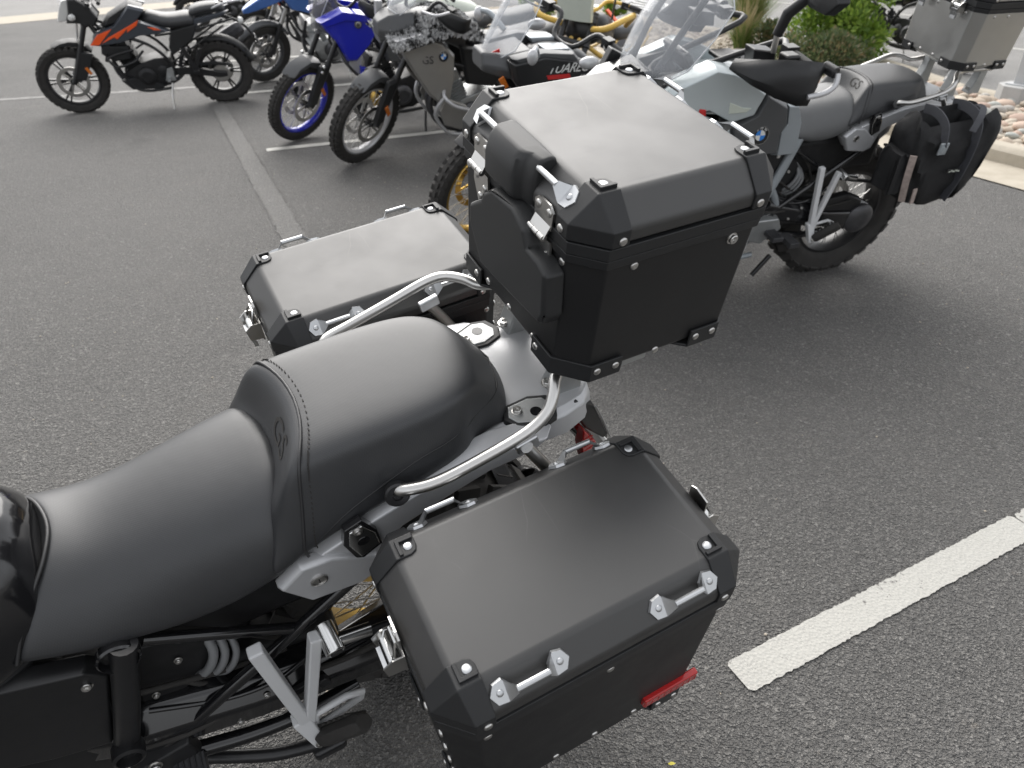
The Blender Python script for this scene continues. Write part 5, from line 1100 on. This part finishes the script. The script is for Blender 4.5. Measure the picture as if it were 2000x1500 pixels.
for s in (1, -1):
    g = G(); g.box((1.465, s * .127, .47), (.035, .010, .10), (0, R(26), 0)); o = g.obj('side_reflector', 'orange_lens', root, bevel=.004); o.matrix_local = S
panel(root, 'tank_shroud', 'bronze_silver', [(1.36, .965), (1.16, .995), (1.00, .94), (.90, .84), (.90, .66), (.93, .50), (1.02, .49), (1.10, .56), (1.22, .74)], .15, .225, k=.9)
panel(root, 'shroud_top', 'silver_lt', [(1.37, .975), (1.17, 1.01), (1.03, .965), (1.14, .925), (1.29, .905)], .155, .234, k=.93)
roundel(root, frame_to((1.00, .228, .845), (.1, 1, .1)), .034)
lettering('GS', .075, 'dark_alu', root, frame_to((1.12, .227, .825), (.1, 1, .1)), depth=.002, name='embossed_letters')
for s in (1, -1):
    tubes(root, 'crash_bar', 'silver_lt', [[(.98, s * .20, .60), (1.0, s * .26, .56), (.93, s * .30, .50), (.78, s * .30, .44), (.72, s * .28, .32), (.80, s * .22, .24), (.95, s * .20, .26), (1.06, s * .22, .42), (1.0, s * .26, .56)]], .014)
    panel(root, 'guard_plate', 'bronze_silver', [(.98, .54), (.80, .46), (.75, .33), (.84, .27), (.98, .32), (1.03, .44)], s * .20, s * .225, both=False)
    tubes(root, 'hand_guard_bar', 'silver_lt', [[(ax.x - .52, s * .43, 1.20), (ax.x - .42, s * .44, 1.19), (ax.x - .36, s * .34, 1.19)]], .009)
screen(root, 'windscreen', 'screen', [(1.33, .10, 1.12, .05), (1.30, .17, 1.20, .09), (1.23, .19, 1.34, .1), (1.16, .13, 1.46, .06)])
g = G(); g.loft([[(1.18, y, z) for y, z in ((-.12, .90), (.12, .90), (.15, 1.02), (.11, 1.12), (-.11, 1.12), (-.15, 1.02))], [(1.36, y, z) for y, z in ((-.10, .92), (.10, .92), (.13, 1.0), (.09, 1.10), (-.09, 1.10), (-.13, 1.0))], [(1.43, y, z) for y, z in ((-.05, .95), (.05, .95), (.07, 1.0), (.05, 1.05), (-.05, 1.05), (-.07, 1.0))]]); g.obj('headlight', 'panel_grey', root, bevel=.012)
panel(root, 'lamp_pod', 'cast_alu', [(1.40, .95), (1.34, 1.0), (1.26, .96), (1.28, .86), (1.36, .84)], -.24, -.13, both=False); g = G(); g.box((1.36, -.14, 1.08), (.05, .05, .12)); g.obj('phone_mount', 'silver_lt', root, bevel=.008)
sk = []
for x, z, w in ((.80, .98, .08), (.66, .92, .11), (.45, .90, .15), (.25, .93, .15), (.0, .98, .13), (-.22, 1.0, .1)): sk.append((x, [(0, z), (w * .6, z - .003), (w, z - .025), (w + .01, z - .08), (w * .9, z - .13)]))
body_loft(root, 'seat', 'leather', sk, sub=1)
panel(root, 'side_panel', 'blackplastic', [(.84, .88), (.55, .84), (.40, .74), (.55, .56), (.78, .60)], .12, .175)
sk = []
for x, z, w in ((.74, .97, .1), (.86, 1.06, .14), (1.02, 1.12, .16), (1.16, 1.10, .13), (1.22, 1.04, .1)): sk.append((x, [(0, z), (w * .6, z - .005), (w, z - .05), (w, z - .14), (w * .9, z - .2)]))
body_loft(root, 'fuel_tank', 'panel_grey', sk, sub=1)
# fleece: many short tufts over tank and bars
def mat_fleece():
    m, t, b = node_mat('fleece'); n = t.nodes.new('ShaderNodeNewGeometry'); q_ = noise(t, texco(t), 11, 3, .65); ad = t.nodes.new('ShaderNodeMath'); ad.operation = 'MULTIPLY_ADD'; t.links.new(n.outputs['Random Per Island'], ad.inputs[0]); ad.inputs[1].default_value = .22; t.links.new(q_, ad.inputs[2]); t.links.new(ramp(t, ad.outputs[0], [(0, .015), (.52, .03), (.60, .50), (1, .74)]), b.inputs['Base Color']); b.inputs['Roughness'].default_value = .8; MATS['fleece'] = m
mat_fleece()
fl_ = empty('fleece_cover', root.matrix_world @ T(1.04, 0, 1.0), 'shaggy black and white fleece draped over the silver motorcycle tank', 'cover')
rnd = random.Random(5); g = G()
secs = []
for k in range(15):
    x = -.34 + .68 * k / 14; top_ = .07 - .75 * x * x - .02 * math.sin(9 * x); ring = []
    for q in range(15):
        y = -.30 + .60 * q / 14; ring.append((x, y, top_ - .55 * abs(y) ** 1.7 + .012 * math.sin(17 * y + 5 * x)))
    secs.append(ring)
g.loft(secs, cap=False, ring=False); g.obj('fleece_backing', 'cordura', fl_, solid=.008, ang=60)
g = G()
for i in range(5200):
    x, y = rnd.uniform(-.35, .35), rnd.uniform(-.31, .31); z = .072 - .75 * x * x - .02 * math.sin(9 * x) - .55 * abs(y) ** 1.7 + .012 * math.sin(17 * y + 5 * x)
    n = V((rnd.gauss(.6 * x, .5), rnd.gauss(1.4 * y, .5), 1)).normalized(); s = n.cross(V((rnd.gauss(0, 1), rnd.gauss(0, 1), .2))).normalized() * rnd.uniform(.006, .012); p = V((x, y, z)); l = rnd.uniform(.02, .045)
    g.add([p - s, p + s, p + n * l + s * .6, p + n * l - s * .6], [(0, 1, 2, 3)])
tag(g.obj('fleece_tufts', 'fleece', fl_), kind='stuff')

# ---- blue enduro
fx, fy = -1.80, 6.54; cx, cy = from_front(fx, fy, 1.59, 205)
root, S, head, top, ax, fd = moto('adventure_motorcycle', place(cx, cy, 205, 12), 'royal blue motorcycle with blue wheel rims and long black fork', wb=1.59, rF=.348, wF=.09, rimF=.272, knob=54, steer=33, rim='yam_blue', spoke='steel', rake=27, engine='engine_black', bar_z=1.20, mirrors=False, stand_mat='satin_black')
panel(root, 'front_fender', 'panel_grey', [(1.76, .65), (1.68, .715), (1.54, .74), (1.42, .69), (1.38, .62), (1.46, .64), (1.56, .70), (1.68, .68)], -.06, .06, both=False, k=.85, mtx=S)
panel(root, 'fork_guard', 'blackplastic', [(1.49, .70), (1.42, .69), (1.49, .48), (1.54, .36), (1.62, .38), (1.57, .52)], .085, .125, mtx=S, k=.92)
for s in (1, -1):
    for z in (.66, .70):
        g = G(); g.ball((1.49 - (z - .66) * .5, s * .125, z), .014, 12); o = g.obj('guard_bolt', 'chrome', root); o.matrix_local = S
    g = G(); g.box((1.47, s * .128, .47), (.03, .010, .08), (0, R(26), 0)); o = g.obj('side_reflector', 'orange_lens', root, bevel=.004); o.matrix_local = S
panel(root, 'tank_shroud', 'yam_blue', [(1.40, 1.00), (1.22, 1.07), (1.02, 1.02), (.92, .94), (1.0, .82), (1.12, .70), (1.20, .70), (1.28, .86)], .14, .205, k=.88)
panel(root, 'shroud_wing', 'yam_blue', [(1.42, 1.02), (1.22, 1.10), (1.0, 1.06), (.96, 1.0), (1.2, 1.03), (1.38, .985)], .11, .225, k=.9)
g = G(); g.lathe([(.03, 0), (.03, .004), (.026, .006), (0, .006)], frame_to((1.10, .208, .99), (.1, 1, .1)), 24); g.obj('emblem', 'dark_alu', root); g = G(); g.lathe([(.018, 0), (.020, .007), (.016, .008)], frame_to((1.10, .208, .99), (.1, 1, .1)), 20, closed=True); g.obj('emblem_ring', 'steel', root)
panel(root, 'lower_panel', 'yam_blue', [(1.10, .66), (.96, .60), (.98, .48), (1.10, .54)], .16, .20)
screen(root, 'windscreen', 'screen_smoke', [(1.42, .09, 1.02, .04), (1.38, .12, 1.15, .06), (1.30, .13, 1.32, .06), (1.25, .10, 1.45, .04)])
g = G(); g.loft([[(1.22, y, z) for y, z in ((-.10, .86), (.10, .86), (.12, 1.0), (.08, 1.16), (-.08, 1.16), (-.12, 1.0))], [(1.42, y, z) for y, z in ((-.07, .90), (.07, .90), (.08, 1.0), (.06, 1.14), (-.06, 1.14), (-.08, 1.0))]]); g.obj('headlight', 'screen_smoke', root, bevel=.012)
panel(root, 'radiator_guard', 'silver_lt', [(1.16, .84), (1.06, .72), (1.10, .56), (1.18, .60)], .10, .15)
for s in (1, -1): tubes(root, 'crash_bar', 'satin_black', [[(1.26, s * .14, .80), (1.22, s * .24, .70), (1.05, s * .26, .52), (.88, s * .22, .36), (.82, s * .15, .28)]], .013)
g = G(); g.lathe([(.09, 0), (.09, .03), (.07, .05), (0, .05)], frame_to((.93, .14, .36), (0, 1, 0)), 26); g.obj('clutch_cover', 'gold', root)
sk = []
for x, z, w in ((.95, 1.0, .09), (.75, .93, .12), (.4, .91, .14), (.1, .95, .12), (-.2, .98, .09)): sk.append((x, [(0, z), (w * .6, z - .003), (w, z - .025), (w + .01, z - .08), (w * .9, z - .13)]))
body_loft(root, 'seat', 'leather', sk, sub=1)
panel(root, 'side_panel', 'panel_grey', [(.95, .92), (.55, .86), (.30, .76), (.5, .62), (.85, .66)], .11, .165)

# ---- light blue and white bike behind it
fx, fy = -2.95, 9.5; cx, cy = from_front(fx, fy, 1.51, 203)
root, S, head, top, ax, fd = moto('touring_motorcycle', place(cx, cy, 203, 11), 'white motorcycle with light blue beak half hidden behind the royal blue one', wb=1.51, rF=.345, wF=.11, rimF=.245, cast=6, steer=25, rim='panel_grey', fender='panel_grey', engine='cast_alu', bar_z=1.2, fork='steel', stand=True)
g = G(); g.loft([[(1.18, y, z) for y, z in ((-.14, .95), (.14, .95), (.12, 1.06), (-.12, 1.06))], [(1.42, y, z) for y, z in ((-.11, .86), (.11, .86), (.10, .99), (-.10, .99))], [(1.62, y, z) for y, z in ((-.07, .80), (.07, .80), (.06, .87), (-.06, .87))], [(1.68, y, z) for y, z in ((-.04, .79), (.04, .79), (.03, .83), (-.03, .83))]]); g.obj('beak', 'light_blue', root, bevel=.015, seg=3)
panel(root, 'white_stripe', 'white_paint', [(1.36, 1.04), (1.30, 1.12), (1.20, 1.10), (1.28, .98)], .06, .125)
panel(root, 'tank_shroud', 'light_blue', [(1.25, 1.0), (.9, 1.08), (.75, .95), (.95, .8), (1.15, .85)], .13, .21)
screen(root, 'windscreen', 'screen_smoke', [(1.35, .10, 1.05, .04), (1.30, .15, 1.18, .06), (1.2, .16, 1.38, .07)])
sk = []
for x, z, w in ((.9, 1.04, .15), (.7, .95, .12), (.4, .9, .15), (.1, .95, .14), (-.2, .99, .1)): sk.append((x, [(0, z), (w * .6, z - .003), (w, z - .025), (w + .01, z - .08), (w * .9, z - .13)]))
body_loft(root, 'seat', 'leather', sk, sub=1)
for s in (1, -1): g = G(); g.loft([[(.93 + .085 * math.cos(R(45 * i)), s * y, .5 + .08 * math.sin(R(45 * i))) for i in range(8)] for y in (.10, .26, .35)]); g.obj('cylinder_head', 'cast_alu', root, bevel=.006)

# ---- orange enduro further back
fx, fy = -3.55, 11.2; cx, cy = from_front(fx, fy, 1.48, 203)
root, S, head, top, ax, fd = moto('enduro_motorcycle', place(cx, cy, 203, 10), 'tall enduro motorcycle with knobby tyre, gold fork and orange plastics farther back', wb=1.48, rF=.36, wF=.085, rimF=.275, knob=40, steer=20, rim='steel', fork='gold', lower='satin_black', engine='engine_black', bar_z=1.2, mirrors=False, twin=False, stand_mat='steel')
panel(root, 'front_fender', 'bronze_silver', [(1.95, .90), (1.6, .94), (1.25, .90), (1.1, .86), (1.25, .87), (1.6, .90)], -.07, .07, both=False, k=.8, mtx=S)
panel(root, 'tank_shroud', 'orange', [(1.25, 1.02), (.95, 1.05), (.75, .95), (.95, .78), (1.12, .75)], .11, .17)
panel(root, 'side_plate', 'lime_white', [(.35, .9), (.0, .95), (.0, .78), (.3, .72)], .10, .15)
sk = []
for x, z, w in ((.9, 1.02, .07), (.6, .98, .09), (.2, .99, .11), (-.15, 1.0, .1)): sk.append((x, [(0, z), (w * .6, z - .003), (w, z - .025), (w, z - .07), (w * .9, z - .1)]))
body_loft(root, 'seat', 'leather', sk, sub=1)

# ---- black enduro with white TUAREG lettering
fx, fy = -.17, 4.0; cx, cy = from_front(fx, fy, 1.525, 203)
root, S, head, top, ax, fd = moto('adventure_motorcycle', place(cx, cy, 203, 11), 'black motorcycle with small clear windscreen and white and red tank lettering', wb=1.525, rF=.35, wF=.09, rimF=.272, knob=44, steer=18, rim='gold', spoke='steel', rake=27, disc_mat='gold', bar_z=1.16, bar_w=.38, mirrors=False, guards=False, engine='engine_black')
panel(root, 'tank_shroud', 'satin_black', [(1.48, 1.07), (1.31, 1.095), (1.10, 1.06), (.92, .98), (.86, .86), (1.0, .74), (1.18, .72), (1.34, .84), (1.45, .98)], .13, .198, k=.93)
panel(root, 'shroud_upper', 'panel_grey', [(1.47, 1.085), (1.31, 1.108), (1.13, 1.09), (1.09, 1.05), (1.26, 1.055), (1.42, 1.03)], .12, .185, k=.9)
panel(root, 'tank_pad', 'blue_grey', [(1.28, 1.105), (1.14, 1.10), (1.10, 1.075), (1.26, 1.075)], .04, .13, k=.9)
lm = frame_to((1.175, .199, 1.030), (0.02, 1, .1))
lettering('TUAREG', .062, 'white_paint', root, lm, shear=.5, depth=.0012, spacing=.92)
g = G(); g.prism([(.02, -.046), (-.105, -.046), (-.115, -.026), (.01, -.026)], 'z', -.001, .0012); inst('red_underline', g.mesh('red_underline', 'red_paint'), root, lm)
lettering('660', .028, 'white_paint', root, lm @ T(.085, -.045, 0), shear=.4, depth=.001)
g = G(); g.loft([[(1.33, y, z) for y, z in ((-.13, .95), (.13, .95), (.15, 1.03), (.11, 1.10), (-.11, 1.10), (-.15, 1.03))], [(1.47, y, z) for y, z in ((-.11, .97), (.11, .97), (.13, 1.02), (.10, 1.08), (-.10, 1.08), (-.13, 1.02))], [(1.58, y, z) for y, z in ((-.06, 1.0), (.06, 1.0), (.075, 1.03), (.06, 1.09), (-.06, 1.09), (-.075, 1.03))]]); g.obj('headlight', 'panel_grey', root, bevel=.015)
screen(root, 'windscreen', 'screen', [(1.56, .08, 1.075, .05), (1.53, .14, 1.13, .09), (1.46, .15, 1.26, .1), (1.38, .13, 1.38, .08), (1.34, .09, 1.43, .05)])
panel(root, 'screen_sticker', 'red_paint', [(1.545, 1.10), (1.50, 1.095), (1.505, 1.115)], .098, .104, both=False)
for s in (1, -1):
    g = G(); g.ball((1.44, s * .335, 1.145), .036, 14, (.75, .6, 1)); o = g.obj('pale_guard', 'silver_lt', root)  # whitish hand guard and mirror shape at the turned bars, no lamp
    tubes(root, 'guard_arm', 'blue_grey', [[(1.35, s * .20, 1.10), (1.40, s * .28, 1.16), (1.44, s * .34, 1.16)]], .014)  # arm carrying the whitish guard shape
    g = G(); g.box((1.485, s * .125, .96), (.03, .012, .06), (0, R(30), 0)); g.obj('side_reflector', 'orange_lens', root, bevel=.003)
    g = G(); g.ball((1.12, s * .30, 1.085), .042, 14, (1.3, .6, .7)); g.obj('hand_guard', 'silver_lt', root)
    tubes(root, 'crash_bar', 'satin_black', [[(1.28, s * .12, .80), (1.22, s * .24, .68), (1.02, s * .27, .50), (.86, s * .2, .30)]], .013)
panel(root, 'front_fender', 'satin_black', [(1.72, .66), (1.62, .72), (1.48, .74), (1.36, .69), (1.32, .62), (1.40, .64), (1.50, .69), (1.62, .68)], -.06, .06, both=False, k=.85, mtx=S)
panel(root, 'fork_guard', 'blackplastic', [(1.44, .70), (1.36, .69), (1.42, .48), (1.47, .36), (1.55, .38), (1.50, .52)], .085, .125, mtx=S, k=.92)
sk = []
for x, z, w in ((1.02, 1.02, .09), (.75, .93, .12), (.4, .90, .14), (.1, .95, .12), (-.2, .97, .09)): sk.append((x, [(0, z), (w * .6, z - .003), (w, z - .025), (w + .01, z - .08), (w * .9, z - .13)]))
body_loft(root, 'seat', 'leather', sk, sub=1)
tkp = []
for x, h in ((.92, ((0, .99), (.06, .985), (.10, .95), (.11, .85))), (1.06, ((0, 1.09), (.08, 1.08), (.13, 1.04), (.13, .88))), (1.22, ((0, 1.10), (.08, 1.09), (.13, 1.05), (.13, .9))), (1.34, ((0, 1.08), (.07, 1.07), (.1, 1.02), (.1, .9)))): tkp.append((x, list(h)))
body_loft(root, 'fuel_tank', 'satin_black', tkp, sub=1)
panel(root, 'side_panel', 'blackplastic', [(.9, .88), (.55, .84), (.40, .74), (.55, .56), (.82, .60)], .12, .17)

# ---- black scrambler with yellow bars and a white rack, in the second row
cx, cy = .95, 6.6
root, S, head, top, ax, fd = moto('scrambler_motorcycle', place(cx, cy, 240, 8), 'black motorcycle with yellow tubes and flat white luggage rack in the second row', wb=1.45, rF=.34, rimF=.26, steer=10, rim='gold', bar='yellow_tube', bar_z=1.15, bar_w=.42, guards=False, mirrors=False, frame='yellow_tube', engine='engine_black', knob=36)
sk = []
for x, z, w in ((.62, .98, .10), (.78, 1.05, .15), (.98, 1.08, .16), (1.08, 1.02, .12)): sk.append((x, [(0, z), (w * .6, z - .005), (w, z - .05), (w, z - .14), (w * .8, z - .2)]))
body_loft(root, 'fuel_tank', 'satin_black', sk, sub=2)
g = G(); g.lathe([(.045, 0), (.045, .012), (.035, .018), (0, .018)], T(.93, .04, 1.085), 22); g.obj('filler_cap', 'white_paint', root)
g = G(); g.box((.80, .12, 1.035), (.05, .12, .012), (R(-35), 0, 0)); g.obj('tank_strap', 'orange', root, bevel=.003)
sk = []
for x, z, w in ((.64, .95, .10), (.4, .93, .13), (.15, .95, .13), (-.05, .97, .1)): sk.append((x, [(0, z), (w * .6, z - .003), (w, z - .025), (w, z - .08), (w * .9, z - .12)]))
body_loft(root, 'seat', 'leather', sk, sub=1)
fr_path = [(.12, -.12, 1.0), (-.10, -.15, 1.0), (-.36, -.15, 1.0), (-.46, -.10, 1.0), (-.48, 0, 1.0), (-.46, .10, 1.0), (-.36, .15, 1.0), (-.10, .15, 1.0), (.12, .12, 1.0)]
tubes(root, 'luggage_rack', 'white_paint', [fr_path], .016)
for x in (-.02, -.14, -.27, -.40):
    g = G(); g.box((x, 0, 1.002), (.035, .28, .010)); g.obj('rack_slat', 'white_paint', root, bevel=.003)
for s in (1, -1): tubes(root, 'guard_tube', 'yellow_tube', [[(1.12, s * .12, .98), (1.22, s * .26, 1.02), (1.10, s * .34, 1.08), (.90, s * .32, 1.08), (.70, s * .2, .98)]], .020)
panel(root, 'number_board', 'lime_white', [(1.26, 1.20), (1.20, 1.02), (1.16, 1.02), (1.20, 1.20)], -.13, .13, both=False)
tubes(root, 'aerial', 'gloss_black', [[(1.05, .22, 1.05), (1.03, .22, 1.5), (1.0, .22, 1.9)]], .008)

# ---- pale silver tank of a bike between the rows
cx, cy = .15, 8.5
root, S, head, top, ax, fd = moto('cruiser_motorcycle', place(cx, cy, 203, 10), 'pale silver motorcycle with broad smooth tank glimpsed behind the fleece cover', wb=1.5, rF=.33, rimF=.24, cast=6, steer=15, bar_z=1.12, bar_w=.40, guards=False, mirrors=True, engine='cast_alu')
sk = []
for x, z, w in ((.45, .86, .12), (.6, .98, .18), (.85, 1.06, .22), (1.08, 1.05, .20), (1.22, .98, .14)): sk.append((x, [(0, z), (w * .6, z - .01), (w, z - .07), (w, z - .18), (w * .8, z - .25)]))
body_loft(root, 'fuel_tank', 'lime_white', sk, sub=2)
g = G(); g.lathe([(.05, 0), (.05, .01), (.04, .016), (0, .016)], T(.90, 0, 1.062), 22); g.obj('filler_cap', 'white_paint', root)
panel(root, 'fairing', 'lime_white', [(1.45, .98), (1.2, 1.10), (1.0, 1.0), (1.05, .75), (1.3, .75)], .12, .24)
g = G(); g.loft([[(1.22, y, z) for y, z in ((-.15, .90), (.15, .90), (.14, 1.1), (-.14, 1.1))], [(1.45, y, z) for y, z in ((-.10, .92), (.10, .92), (.08, 1.02), (-.08, 1.02))]]); g.obj('headlight', 'clear_lens', root, bevel=.02)
sk = []
for x, z, w in ((.5, .88, .14), (.25, .84, .17), (.0, .88, .16), (-.25, .93, .12)): sk.append((x, [(0, z), (w * .6, z - .003), (w, z - .025), (w, z - .08), (w * .9, z - .12)]))
body_loft(root, 'seat', 'leather', sk, sub=1)

# ---- black sport bike at the top left
cx, cy = -4.55, 15.6
root, S, head, top, ax, fd = moto('sport_motorcycle', place(cx, cy, 203, 9), 'black sport motorcycle cut off by the top edge behind the orange and grey one', wb=1.42, rF=.31, wF=.12, rimF=.22, rR=.315, wR=.18, rimR=.22, cast=5, steer=5, fender='satin_black', fork='gold', bar_z=.95, bar_w=.33, guards=False, mirrors=False, engine='engine_black')
panel(root, 'fairing', 'satin_black', [(1.42, .86), (1.25, 1.0), (.95, .92), (.80, .70), (.72, .36), (.95, .30), (1.10, .50)], .12, .21)
g = G(); g.loft([[(1.1, y, z) for y, z in ((-.14, .75), (.14, .75), (.12, 1.05), (-.12, 1.05))], [(1.36, y, z) for y, z in ((-.12, .74), (.12, .74), (.1, .96), (-.1, .96))], [(1.50, y, z) for y, z in ((-.05, .76), (.05, .76), (.04, .84), (-.04, .84))]]); g.obj('nose_fairing', 'satin_black', root, bevel=.02)
sk = []
for x, z, w in ((.45, .82, .12), (.6, .92, .15), (.85, .95, .16), (1.02, .88, .1)): sk.append((x, [(0, z), (w * .6, z - .01), (w, z - .05), (w, z - .14), (w * .8, z - .2)]))
body_loft(root, 'fuel_tank', 'gloss_black', sk, sub=1)
sk = []
for x, z, w in ((.5, .83, .12), (.25, .80, .14), (.0, .88, .12), (-.28, .96, .07)): sk.append((x, [(0, z), (w * .6, z - .003), (w, z - .025), (w, z - .08), (w * .9, z - .12)]))
body_loft(root, 'seat', 'leather', sk, sub=1)

# ---- motorcycle parked on the street beyond the bed
cx, cy = 4.75, 10.45
root, S, head, top, ax, fd = moto('street_motorcycle', place(cx, cy, -62, 8), 'motorcycle with silver cast wheels parked on the street beyond the stones', wb=1.45, rF=.30, wF=.12, rimF=.215, rR=.31, wR=.17, rimR=.215, cast=5, rim='silver_lt', steer=-8, fender='satin_black', bar_z=1.0, guards=False, mirrors=True, engine='engine_black', stand=True)
sk = []
for x, z, w in ((.45, .78, .12), (.6, .88, .16), (.9, .92, .16), (1.05, .86, .1)): sk.append((x, [(0, z), (w * .6, z - .01), (w, z - .05), (w, z - .14), (w * .8, z - .2)]))
body_loft(root, 'fuel_tank', 'gloss_black', sk, sub=1)
sk = []
for x, z, w in ((.5, .79, .14), (.25, .76, .16), (.0, .82, .14), (-.25, .88, .1)): sk.append((x, [(0, z), (w * .6, z - .003), (w, z - .025), (w, z - .08), (w * .9, z - .12)]))
body_loft(root, 'seat', 'leather', sk, sub=1)
g = G(); g.ball((1.28, 0, .86), .085, 18); g.obj('headlight', 'clear_lens', root)
